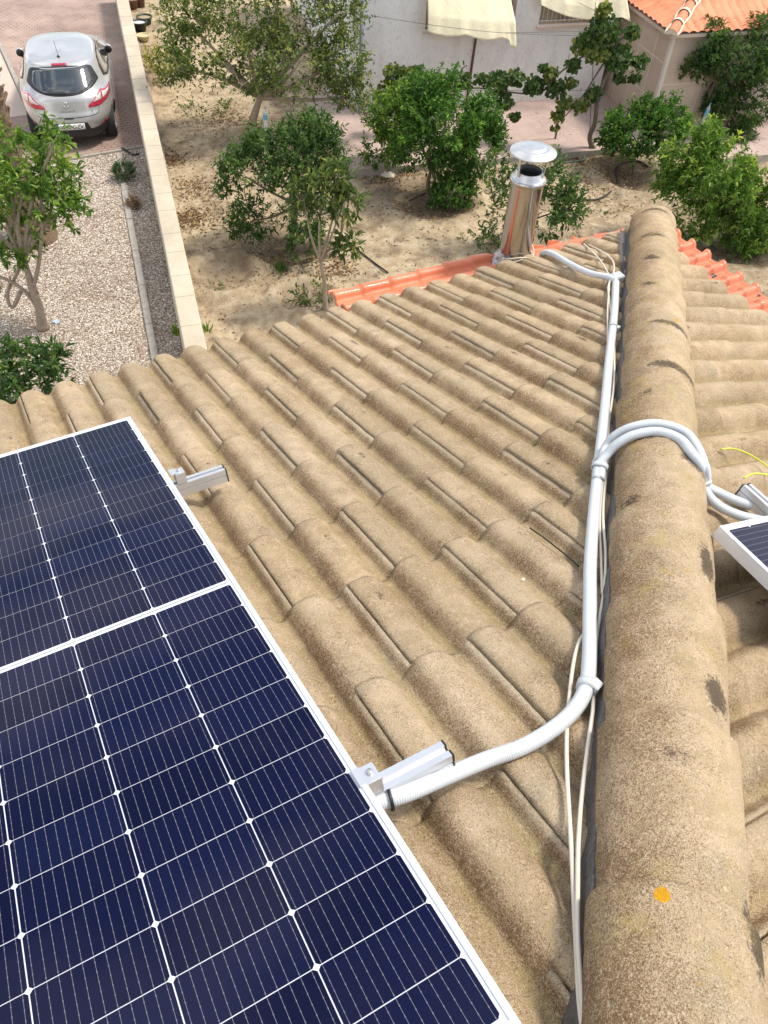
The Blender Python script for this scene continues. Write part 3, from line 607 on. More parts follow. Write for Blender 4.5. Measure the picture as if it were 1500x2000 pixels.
# wall line, measured on its top
WH = .85
wl0, wl1 = G(357, 672, WH), G(240, 100, WH); wd = (wl1-wl0)/np.linalg.norm(wl1-wl0)
WDIR = np.array([math.cos(R(77.4)), math.sin(R(77.4)), 0]); WN = np.array([WDIR[1], -WDIR[0], 0])   # WN to the garden side
wl0 = G(352, 640, WH); wl0[2] = ZG
wells = [(G(495, 278), .55, .5), (G(560, 485), .75, .9), (G(635, 600), .4, .4), (G(840, 395), .95, 1.), (G(1235, 345), .75, .9), (G(1430, 470), 1.1, .8), (G(1020, 470), .5, .5), (G(620, 410), .6, .6), (G(770, 380), .8, .7), (G(500, 520), .8, .7), (G(430, 540), .6, .5), (G(590, 580), .5, .6), (G(1200, 320), .6, .7), (G(1390, 430), .9, .7)]  # tree basins and patches; dark soil is part damp, part painted tree shade
gx = np.arange(-1, 18, .05); gy = np.arange(2.5, 24, .055); Xg, Yg = np.meshgrid(gx, gy); P_ = np.stack([Xg.ravel(), Yg.ravel(), np.zeros(Xg.size)], 1)
z = .11*vnoise(P_, .5, 1)+.05*vnoise(P_, 1.7, 2)+.022*vnoise(P_, 7, 3)+.012*vnoise(P_, 16, 4); damp_shade = np.zeros(Xg.size)
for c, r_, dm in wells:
    d = np.hypot(P_[:, 0]-c[0], P_[:, 1]-c[1])/r_*(1+.25*vnoise(P_, 2.2, 5)); z += (.09*np.exp(-((d-1)/.22)**2)-.05*np.exp(-(d/.75)**4) if dm != .7 else 0); damp_shade = np.maximum(damp_shade, dm*np.exp(-(d/.85)**4))
for q in range(0):
    pass
side = (P_[:, 0]-wl0[0])*WN[0]+(P_[:, 1]-wl0[1])*WN[1]
z = np.where(side < .12, -.3, z+.0)
P_[:, 2] = ZG+z; ny, nx = Xg.shape; i, j = np.meshgrid(np.arange(ny-1), np.arange(nx-1), indexing='ij'); a = (i*nx+j).ravel()
me = raw_mesh('garden_soil', P_, np.stack([a, a+1, a+nx+1, a+nx], 1), M['soil']); fattr(me, 'damp_shade', damp_shade+.35*np.clip(vnoise(P_, 1.1, 9), 0, 1)); tag(link('garden_soil', me), kind='structure')
def soilz(x, y):
    i = int((y-2.5)/.055); j = int((x+1)/.05); return float(P_[i*nx+j, 2])
# terrace slab
tp = [G(*q, .12) for q in ((595, 200), (640, 262), (672, 310), (692, 331), (722, 329), (960, 311), (1080, 300), (1180, 292))]
tp += [tp[-1]+np.array([1.0, -.45, 0]), G(1400, 312, .12), G(1520, 300, .12), G(1700, 290, .12), G(1650, 150, .12), G(1200, 60, .12), G(760, 60, .12)]
n = len(tp); V = [(p[0], p[1], ZG+.12) for p in tp]+[(p[0], p[1], ZG-.2) for p in tp]
me = raw_mesh('terrace', np.array(V), [tuple(range(n))]+[(i, n+i, n+(i+1) % n, (i+1) % n) for i in range(n)], [M['terrace'], M['conc']], [0]+[1]*n, False)
tag(link('terrace', me), kind='structure')
bm = bmesh.new(); bm.from_mesh(me); bmesh.ops.recalc_face_normals(bm, faces=bm.faces); bm.to_mesh(me); bm.free()
# driveway, pale strip, gravel bed
e0, e1 = G(120, 318), G(290, 288); ed = (e1-e0)/np.linalg.norm(e1-e0)
L0 = e0-ed*6; far = WDIR*14
sheet('driveway', [tuple(q[:2]) for q in (L0, e1+ed*.3, e1+ed*.3+far, L0+far)], ZG+.02, M['drive'])
s0, s1 = G(42, 182, .02), G(0, 88, .02); sdv = (s1-s0)/np.linalg.norm(s1-s0); sn = np.array([-sdv[1], sdv[0], 0]); s_a, s_b = s0-sdv*1.2, s1+sdv*8
sheet('pale_path', [tuple(q[:2]) for q in (s_a+sn*.06, s_b+sn*.06, s_b+sn*4, s_a+sn*4)], ZG+.026, M['strip'])
b = MB(); b.box(s_a-sn*.05+np.array([0, 0, -.02]), sdv*(np.linalg.norm(s_b-s_a)), sn*.09, (0, 0, .075)); tag(b.build('path_kerb', M['conc'], bevel=.008), 'low pale kerb along the left side of the driveway', 'kerb')
gp = [L0, e1+ed*.3, wl0-WDIR*4+WN*.1, wl0-WDIR*4-WN*8]
sheet('gravel_base', [tuple(q[:2]) for q in gp], ZG+.012, M['gravel'])
b = MB(); b.box(e0-ed*6+np.array([0, 0, .0]), ed*(6+np.linalg.norm(e1-e0)), WDIR*.07, (0, 0, .045)); tag(b.build('edging', M['conc'], bevel=.006), 'pale concrete edging between red driveway and gravel', 'edging')
# loose stones
def stones(n_, gen, zf, rmin, rmax, cols, name, label):
    base = np.array([(1, 0, 0), (0, 1, 0), (-1, 0, 0), (0, -1, 0), (0, 0, .7), (0, 0, -.4)]); fc = np.array([(0, 1, 4), (1, 2, 4), (2, 3, 4), (3, 0, 4), (1, 0, 5), (2, 1, 5), (3, 2, 5), (0, 3, 5)])
    Vs = []; Fs = []; cc = []
    for k in range(n_):
        x, y = gen(); r_ = rng.uniform(rmin, rmax); a = rng.uniform(0, 6.28); c, s = math.cos(a), math.sin(a)
        v = base*np.array([r_, r_*rng.uniform(.6, 1), r_*.9])*rng.uniform(.75, 1.25, (6, 3)); v = v@np.array([[c, s, 0], [-s, c, 0], [0, 0, 1]]); Vs.append(v+np.array([x, y, zf(x, y)+r_*.25])); Fs.append(fc+6*k); cc += [rng.random()]*6
    me = raw_mesh(name, np.vstack(Vs), np.vstack(Fs), cols, smooth=False); fattr(me, 'tint', cc); return tag(link(name, me), label, name.replace('_', ' '), kind='stuff')
t = NT('stone_mix'); M['stone'] = t.fin(t.ramp(t.attr('tint'), [(0, (.16, .11, .075)), (.22, (.38, .29, .21)), (.5, (.58, .50, .40)), (.8, (.72, .66, .56)), (1, (.80, .76, .69))]), .8)
def ggen():
    while True:
        u, v = rng.uniform(0, 3.4), rng.uniform(-2.5, 7.6); q = wl0-WN*(u+.02)+WDIR*v
        if (q-e0)@np.array([ed[1], -ed[0], 0]) > .02: return q[0], q[1]
stones(26000, ggen, lambda x, y: ZG+.014, .008, .021, M['stone'], 'gravel_stones', 'pale pink and white gravel bed beside the rendered wall')
# kerb dividing the gravel
k0, k1 = G(303, 700, .05), G(243, 372, .05); k2 = G(232, 298, .05)
b = MB()
def bar(b, A, B, wd_, h, z0): 
    A, B = np.array(A), np.array(B); d = (B-A); L = np.linalg.norm(d[:2]); d = np.array([d[0], d[1], 0])/L; n_ = np.array([-d[1], d[0], 0]); m_ = max(1, int(L/1.0))
    for q in range(m_): b.box(np.array([A[0], A[1], z0])+d*(L*q/m_+.004)-n_*wd_/2, d*(L/m_-.008), n_*wd_, (0, 0, h+rng.uniform(-.004, .004)))
bar(b, k0-(k1-k0)*.25, k1, .11, .06, ZG+.0); bar(b, k1, k2, .10, .045, ZG+.0)
tag(b.build('gravel_kerb', M['conc'], bevel=.008), 'narrow grey concrete kerb running through the gravel beside the wall', 'kerb')
# garden wall
gw = empty('garden_wall', wl0, 'long low rendered wall between the gravel and the sandy garden', 'wall')
n_s = 170; V = []; Wt = .29
for i in range(n_s):
    s = -2.2+i*.11; o_ = wl0+WDIR*s; rgh = vnoise(np.array([[s*3, 0, 0], [s*9, 3, 1], [s*3, 7, 0]]), 1, 8)*.02
    for q, (aa, hh) in enumerate(((.0-.012+rgh[0], 0), (-.014+rgh[0]*1.6, WH*.4), (-.012+rgh[1]*1.6, WH-.11), (.012, WH-.10), (0.0, WH-.012), (.012, WH), (Wt-.012, WH), (Wt, WH-.012), (Wt, WH-.1), (Wt-.01, 0))): V.append(o_+WN*aa+np.array([0, 0, hh-.0]))
m_ = 10; F = [(i*m_+j, i*m_+j+1, (i+1)*m_+j+1, (i+1)*m_+j) for i in range(n_s-1) for j in range(m_-1)]+[tuple(range(m_))[::-1], tuple((n_s-1)*m_+j for j in range(m_))]
me = raw_mesh('masonry', np.array(V)-wl0, F, M['gwall'], smooth=False); link('masonry', me, gw)
b = MB()
for s in np.arange(-1.8, 16, .62):                                    # joints across the coping
    o_ = wl0+WDIR*(s+rng.uniform(-.06, .06)); b.box(o_+WN*.008+np.array([0, 0, WH-.004]), WN*(Wt-.016), WDIR*.006, (0, 0, .0055))
b.build('coping_joint', simple('joint_dark', (.26, .23, .18), .95, var=.3), gw, wl0)

# ================================================================== neighbouring white house
W0 = G(703, 230); a_ = R(-13.6); DW = np.array([math.cos(a_), math.sin(a_), 0]); NW = np.array([math.sin(a_), -math.cos(a_), 0]); UPV = np.array([0, 0, 1.])
def WP(s, h, n_=0.): return W0+DW*s+NW*n_+UPV*h
def onW(px, py, n_=0.): return onplane(px, py, W0+NW*n_, NW)
def white_mat():
    t = NT('white_render'); c = t.mix(t.ramp(t.noise(.9, 5), [(.4, 0), (.65, 1)]), (.80, .775, .74), (.88, .865, .83))
    c = t.mix(t.ramp(t.noise(2.2, 6, .7, stretch=(1, 1, .35)), [(.5, 0), (.72, .45)]), c, (.46, .41, .36))
    c = t.mix(t.ramp(t.noise(24, 6, .8, stretch=(1, 1, .5)), [(.56, 0), (.66, .6)]), c, (.34, .29, .24))
    return t.fin(c, .9, t.bump(t.noise(34, 6, .75), .9, .03))
M['wwall'] = white_mat()
wh = empty('white_house', W0, 'white rough rendered house behind the fruit trees', 'house')
SL = 5.75; Wd0, Wd1, Ws = (1.30, 3.45), (3.92, 5.22), 1.68
b = MB()
def wallbox(b, s0, s1, h0, h1, n0=-.25, n1=0.0): b.box(WP(s0, h0, n0), DW*(s1-s0), NW*(n1-n0), UPV*(h1-h0))
Htop = 3.3
wallbox(b, 0, SL, -.1, Ws); wallbox(b, 0, 1.36, Ws, Htop); wallbox(b, 3.35, 3.92, Ws, Htop); wallbox(b, 5.15, SL+.0, Ws, Htop); wallbox(b, 1.36, 3.35, 2.75, Htop); wallbox(b, 3.92, 5.15, 2.75, Htop)
b.box(WP(0, -.1, -.25), DW*.25, -NW*7, UPV*(Htop+.1)); b.box(WP(0, -.1, -7.25), DW*9, -NW*.2, UPV*(Htop+.1)); b.box(WP(.0, Htop, .1), DW*9, -NW*7.5, UPV*.12)
b.build('wall', M['wwall'], wh, W0)
b = MB(); b.box(WP(0.05, -.05, .004), DW*(SL-.05), NW*.012, UPV*.16); b.build('plinth', simple('plinth_paint', (.5, .42, .37), .9, var=.2), wh, W0)
M['winframe'] = simple('window_frame', (.50, .36, .26), .6, var=.1); M['glass'] = NT('dark_glass').fin((.05, .055, .06), .08)
M['bars'] = simple('white_bars', (.75, .74, .72), .4, var=.05); M['blind'] = simple('blind', (.42, .36, .28), .6, var=.2, scale=5)
for (s0, s1) in ((1.36, 3.35), (3.92, 5.15)):
    f = MB()
    for (x, hh, sx, sh) in ((s0, Ws, .06, 1.07), (s1-.06, Ws, .06, 1.07), (s0+.06, Ws, s1-s0-.12, .05), ((s0+s1)/2-.02, Ws+.05, .04, 1.0)): f.box(WP(x, hh, -.12), DW*sx, NW*.05, UPV*sh)
    wo = f.build('window', M['winframe'], wh, W0)
    g = MB(); g.box(WP(s0+.06, Ws+.05, -.14), DW*(s1-s0-.12), NW*.01, UPV*1.0); g.build('pane', M['blind'], wo, W0)
    sll = MB(); sll.box(WP(s0-.05, Ws-.055, -.13), DW*(s1-s0+.10), NW*.20, UPV*.05); sll.build('sill', simple('sill_stone', (.62, .5, .42), .7), wo, W0)
    br = MB()
    for x in np.arange(s0+.09, s1-.03, .105): br.tube([WP(x, Ws+.03, -.035), WP(x, Ws+1.05, -.035)], .007, 6)
    for hh in (Ws+.07, Ws+.55, Ws+.99): br.tube([WP(s0+.01, hh, -.035), WP(s1-.01, hh, -.035)], .009, 6)
    br.build('window_bars', M['bars'], wo, W0)
b = MB(); dp = [WP(-.02, .10, .14), WP(-.02, .13, .06), WP(-.02, .30, .055), WP(-.02, 3.2, .055)]; b.tube(dp, .042, 12)
for h in (.6, 1.7, 2.8): b.lathe(WP(-.02, h, .055), [(.044, 0), (.05, 0), (.05, .05), (.044, .05)], 16)
b.build('drainpipe', simple('grey_pipe', (.26, .27, .28), .5, var=.1), wh, W0)
# annex
CRN = G(1262, 256, .12); CRN[2] = ZG+.12; CONC = WP(((CRN-W0)@DW), 0, 0)
ax = empty('beige_annex', CRN, 'beige rendered annex with an orange tiled hip roof, upper right', 'building')
t = NT('beige_render'); M['beige'] = t.fin(t.mix(t.ramp(t.noise(1.1, 5), [(.35, 0), (.65, 1)]), (.46, .36, .28), (.56, .45, .36)), .9, t.bump(t.noise(40, 4), .3, .01))
dcorn = (CRN-CONC)@NW; HA = 0
top = onplane(1322, 62, CRN, np.cross(np.array([0, 0, 1.]), ray(1322, 62)) if False else NW)
d_ = ray(1322, 62); k_ = ((CRN-CAM)[:2]@d_[:2])/(d_[:2]@d_[:2]); HA = (CAM+d_*k_)[2]-CRN[2]
b = MB(); b.box(CRN-UPV*.3, DW*5, -NW*(dcorn+4.5), UPV*(HA+.3)); b.build('wall', M['beige'], ax, CRN)
b = MB()                                                             # pale mortar joints and the corner band
def strip_front(s0, h0, s1, h1, w_=.018):
    if abs(s1-s0) < 1e-6: b.box(CRN+DW*(s0-w_/2)+UPV*h0, DW*w_, NW*.004, UPV*(h1-h0))
    else: b.box(CRN+DW*s0+UPV*(h0-w_/2), DW*(s1-s0), NW*.0035, UPV*w_)
def strip_side(n0, h0, n1, h1, w_=.018):
    if abs(n1-n0) < 1e-6: b.box(CRN-NW*(n0+w_/2)+UPV*h0, NW*w_, -DW*.004, UPV*(h1-h0))
    else: b.box(CRN-NW*n1+UPV*(h0-w_/2), NW*(n1-n0), -DW*.0035, UPV*w_)
b.box(CRN+UPV*0.0, DW*.07, NW*.006, UPV*HA); b.box(CRN-NW*.07-DW*.006, NW*.07, DW*.0055, UPV*HA)
for s in (1.0, 2.0, 3.0): strip_front(s, 0, s, HA)
for h in (.95, 1.9): strip_front(.07, h, 5, h)
for n_ in (.55, 1.15, 1.75, 2.35): strip_side(n_, 0, n_, HA)
for h in (.62, 1.35): strip_side(.07, h, dcorn+1, h)
b.build('joint', simple('joint_pale', (.66, .58, .50), .9, var=.1), ax, CRN)
# annex roof: wavy clay tiles, hip with mortar-bedded caps
t = NT('clay_tile'); tn = t.attr('tint'); M['clay'] = t.fin(t.mix(t.ramp(t.noise(6, 6, .65), [(.35, 0), (.7, 1)]), t.mix(tn, (.56, .17, .075), (.70, .25, .12)), (.66, .27, .14)), .75, t.bump(t.noise(60, 4), .3, .01))
M['lime'] = simple('lime_mortar', (.72, .64, .50), .9, var=.2, scale=15, bump=.6)
OV = .18; EC = CRN+UPV*HA-DW*OV+NW*OV; rt = math.tan(R(20))
def wavy(name, org, along, up2, L, Dp, clip):
    xs = np.arange(0, L, .022); ys = np.arange(0, Dp, .05); Xg_, Yg_ = np.meshgrid(xs, ys)
    ph = (Xg_ % .20)/.20; z = .035*np.abs(np.sin(np.pi*ph))**.7+.02*(1-(Yg_ % .36)/.36)+.006*np.sin(Xg_*31+np.floor(Yg_/.36)*2)
    V = org+Xg_.ravel()[:, None]*along+Yg_.ravel()[:, None]*up2+(Yg_.ravel()*rt+z.ravel())[:, None]*UPV
    ny_, nx_ = Xg_.shape; i, j = np.meshgrid(np.arange(ny_-1), np.arange(nx_-1), indexing='ij'); a = (i*nx_+j).ravel(); F = np.stack([a, a+1, a+nx_+1, a+nx_], 1)
    cx = Xg_.ravel()[F].mean(1); cy = Yg_.ravel()[F].mean(1); F = F[clip(cx, cy)]
    me = raw_mesh(name, V-CRN, F, M['clay']); rr = rng.random(4000); fattr(me, 'tint', rr[((Xg_//.20).astype(int)*37+(Yg_//.36).astype(int)*11).ravel() % 4000]); link(name, me, ax)
wavy('roof', EC, DW, -NW, 5.4, 3.0, lambda x, y: x > y); wavy('roof', EC, -NW, DW, dcorn+3.5, 3.0, lambda x, y: x > y)
b = MB(); b.box(EC+UPV*-.07+DW*.02-NW*.02, DW*5.3, -NW*(.2), UPV*.06); b.box(EC+UPV*-.075+DW*.02-NW*.23, DW*.2, -NW*(dcorn+3), UPV*.06); b.build('eave_soffit', M['beige'], ax, CRN)
hd2 = (DW-NW+UPV*rt); hd2 /= np.linalg.norm(hd2); la2 = (DW+NW)/math.sqrt(2); up_2 = np.cross(la2, hd2); up_2 = up_2 if up_2[2] > 0 else -up_2
b = MB(); m2 = MB()
for k in range(9):
    s0 = k*.38-.05; V = []; 
    for s, r_ in ((s0, .115), (s0+.40, .095)):
        for j in range(13): q = math.pi*j/12; V.append(EC+UPV*.03+hd2*s+la2*r_*math.cos(q)+up_2*r_*math.sin(q))
    b.add(V, [(j, j+1, 14+j, 13+j) for j in range(12)], 0, True)
    V = []
    for s, r_ in ((s0-.03, .12), (s0+.0, .128), (s0+.035, .12)):
        for j in range(13): q = math.pi*j/12; rr_ = r_*(1+.03*math.sin(j*3+k)); V.append(EC+UPV*.03+hd2*s+la2*rr_*math.cos(q)+up_2*rr_*math.sin(q))
    if k: m2.add(V, [(j, j+1, 14+j, 13+j) for j in range(12)]+[(13+j, 14+j, 27+j, 26+j) for j in range(12)], 0, True)
    else: m2.add([EC+UPV*.03+hd2*(s0+.004)+la2*.108*math.cos(math.pi*j/12)+up_2*.108*math.sin(math.pi*j/12) for j in range(13)], [tuple(range(13))])
for sg in (-1, 1): m2.tube([EC+UPV*.035+hd2*(s-.05)+la2*sg*(.12+.012*math.sin(s*11)) for s in np.arange(0, 3.5, .1)], .022, 8)
b.build('hip_cap', M['clay'], ax, CRN); m2.build('mortar', M['lime'], ax, CRN)
b = MB(); b.box(CRN+DW*2.1+UPV*1.0+NW*.004, DW*1.3, NW*.02, UPV*1.1); wo = b.build('window', M['bars'], ax, CRN)
b = MB(); b.box(CRN+DW*2.16+UPV*1.06+NW*.0245, DW*1.18, NW*.004, UPV*.98); b.build('pane', M['glass'], wo, CRN)
b = MB()
for x in np.arange(2.2, 3.35, .11): b.tube([CRN+DW*x+UPV*1.0+NW*.06, CRN+DW*x+UPV*2.12+NW*.06], .008, 6)
b.build('window_bars', M['bars'], wo, CRN)

# cloths hung over the windows
t = NT('cream_cloth'); M['cloth'] = t.fin(t.mix(t.noise(4, 4), (.80, .70, .45), (.90, .82, .58)), .85, t.bump(t.noise(16, 4), .4, .02), Sheen_Weight=.3)
def cloth(TL, TR, BL, BR, label, sag, ripple, seed):
    nu_, nv_ = 60, 44; u = np.linspace(0, 1, nu_); v = np.linspace(0, 1, nv_); U_, V_ = np.meshgrid(u, v)
    P = (1-V_)[..., None]*((1-U_)[..., None]*TL+U_[..., None]*TR)+V_[..., None]*((1-U_)[..., None]*BL+U_[..., None]*BR)
    hang = np.clip((V_-.80)/.20, 0, 1); sc = sag(U_)
    P[..., 2] -= hang*sc+.05*np.sin(np.pi*V_)*np.sin(np.pi*U_)
    wv = ripple*(.3+V_)*(np.sin(U_*19+seed)+.5*np.sin(U_*41+seed*2+V_*3))+.02*vnoise(np.stack([U_.ravel()*6, V_.ravel()*4, np.full(U_.size, seed*1.)], 1), 1, seed).reshape(U_.shape)
    P += wv[..., None]*NW; V = P.reshape(-1, 3); i, j = np.meshgrid(np.arange(nv_-1), np.arange(nu_-1), indexing='ij'); a = (i*nu_+j).ravel()
    me = raw_mesh('hanging_cloth', V-TL, np.stack([a, a+1, a+nu_+1, a+nu_], 1), M['cloth']); o = link('hanging_cloth', me); o.location = [float(c) for c in TL]
    md = o.modifiers.new('thick', 'SOLIDIFY'); md.thickness = .004
    return tag(o, label, 'cloth', 'cream cloths hung over the windows')
LN = .75                                         # distance of the washing line from the wall
clA, clB, clC = onW(728, 31, .2), onW(1020, 66, LN), onW(1300, 75, LN*.9)
lnp = [onW(728, 31, .15), onW(830, 47, LN*.5), onW(935, 60, LN), onW(1020, 66, LN), onW(1160, 71, LN*.9), onW(1303, 76, .75)]
BLc = onW(836, 52, LN*.55); BRc = onW(1012, 68, LN)
cloth(onW(834, -60, .1), onW(985, -60, .1), BLc, BRc, 'large cream cloth hung over the left window, clipped to the washing line', lambda u: .09+.06*np.abs(np.sin(u*7.5))+.10*(u > .93), .006, 1)
cloth(onW(1048, -55, .1), onW(1215, -60, .35), onW(1057, 12, .30), onW(1232, 42, .62), 'cream cloth draped over the barred window above the grape vine', lambda u: -.05+.16*np.abs(np.sin(u*3.3+.2)), .008, 3)
M['wire'] = simple('line_wire', (.10, .09, .085), .5, var=.1)
cl = empty('washing_line', lnp[0], 'thin washing line strung in front of the white wall', 'washing line')
b = MB(); b.tube(spline(lnp, .1), .0045, 5); b.tube([onW(985, 64, LN), onW(1200, 60, LN), onW(1303, 76, .75)], .0035, 5); b.tube([onW(1130, 5, .4), onW(1200, 40, .6), onW(1265, 62, .75), onW(1303, 76, .75)], .0035, 5)
b.build('line', M['wire'], cl, lnp[0])
for (px, py, m_, cn) in ((1264, 61, 'peg_red', 'red'), (1271, 63, 'peg_blue', 'blue')):
    col = (.5, .09, .03) if cn == 'red' else (.03, .13, .35); P0 = onW(px, py, .75); b = MB(); b.box(P0-DW*.012, DW*.024, NW*.02, UPV*.08); b.box(P0+DW*.004-UPV*.03, DW*.02, NW*.018, UPV*.05)
    tag(b.build('clothes_peg', simple(m_, col, .5), None, P0, bevel=.003), cn+' clothes peg hanging on the line near the annex', 'peg')
pb = G(910, 206, .12); b = MB()
ptop = onplane(931, 64, pb+NW*.0, NW); b.tube([pb-UPV*.1, ptop], .026, 10); tag(b.build('line_pole', simple('rusty_pole', (.10, .035, .03), .6, var=.3), None, pb), 'dark red rusty pole standing by the white wall under the cloth', 'pole')
for (px, py, qx, qy, lab) in ((1083, 282, 1098, 190, 'leaning dark metal stake left of the vine trunk'),):
    A = G(px, py, 0); B = onplane(qx, qy, A, NW); b = MB(); b.tube([A-UPV*.1, B], .020, 8); b.tube([B, onplane(1112, 105, A, NW)], .006, 6); tag(b.build('stake', M['wire'], None, A), lab, 'stake')
A = G(1150, 298); b = MB(); b.tube([A, onplane(1158, 130, A, NW), onplane(1163, 5, A, NW)], .007, 6); tag(b.build('stake', M['wire'], None, A), 'thin dark rod rising beside the vine trunk', 'stake')

# ================================================================== plants
def leaf_mat(name, a, b_, c_, tr=.35):
    t = NT(name); tn = t.attr('tint'); col = t.ramp(tn, [(0, a), (.45, b_), (.86, c_), (1, tuple(min(.6, x*1.7) for x in c_))])
    pb_ = t.b; pb_.inputs['Roughness'].default_value = .48; pb_.inputs['Specular IOR Level'].default_value = .35; t.l(col, pb_.inputs['Base Color'])
    trn = t.n('ShaderNodeBsdfTranslucent'); t.l(t.mix(1., col, (1.1, 1.25, .45), 'MULTIPLY'), trn.inputs['Color']); ms = t.n('ShaderNodeMixShader'); ms.inputs[0].default_value = tr
    t.l(pb_.outputs[0], ms.inputs[1]); t.l(trn.outputs[0], ms.inputs[2]); t.l(ms.outputs[0], t.t.nodes['Material Output'].inputs['Surface']); return t.m
M['citrus'] = leaf_mat('citrus_leaf', (.036, .09, .018), (.070, .17, .026), (.20, .33, .055))
M['dark_citrus'] = leaf_mat('dark_citrus_leaf', (.036, .08, .022), (.062, .13, .032), (.15, .22, .055))
M['bright'] = leaf_mat('bright_citrus_leaf', (.055, .125, .02), (.12, .225, .032), (.33, .43, .08))
M['pear'] = leaf_mat('pear_leaf', (.055, .095, .024), (.115, .175, .042), (.30, .30, .08))
M['vine'] = leaf_mat('vine_leaf', (.035, .075, .022), (.065, .12, .03), (.20, .22, .05))
M['dry'] = leaf_mat('dry_leaf', (.10, .05, .025), (.22, .12, .05), (.42, .28, .12), .1)
M['yellow'] = leaf_mat('yellow_leaf', (.12, .14, .02), (.28, .28, .03), (.5, .45, .06))
M['avocado'] = leaf_mat('avocado_leaf', (.055, .09, .028), (.10, .15, .042), (.27, .28, .07))
M['bark'] = simple('bark', (.17, .13, .095), .9, var=.35, scale=25, bump=.9)
M['pale_bark'] = simple('pale_bark', (.34, .27, .20), .9, var=.3, scale=20, bump=.8)
def leaves(bases, dirs, ups, ln, wd_, tint):
    """arrays -> six-point folded leaves (two quads)"""
    n = len(bases); dirs = dirs/np.linalg.norm(dirs, axis=1)[:, None]; sdv_ = np.cross(dirs, ups); sdv_ /= np.linalg.norm(sdv_, axis=1)[:, None]+1e-9; nr = np.cross(sdv_, dirs)
    ln = ln[:, None]; wd_ = wd_[:, None]; fold = .28
    V = np.stack([bases, bases+dirs*ln*.3-sdv_*wd_*.46+nr*wd_*fold, bases+dirs*ln*.68-sdv_*wd_*.40+nr*wd_*fold*.8-nr*ln*.03, bases+dirs*ln-nr*ln*.14, bases+dirs*ln*.68+sdv_*wd_*.40+nr*wd_*fold*.8-nr*ln*.03, bases+dirs*ln*.3+sdv_*wd_*.46+nr*wd_*fold], 1)
    F = np.arange(n)[:, None]*6; F = np.vstack([F+np.array([0, 1, 2, 3]), F+np.array([0, 3, 4, 5])])
    return V.reshape(-1, 3), F, np.repeat(tint, 6)
def unit(n): v = rng.normal(size=(n, 3)); return v/np.linalg.norm(v, axis=1)[:, None]
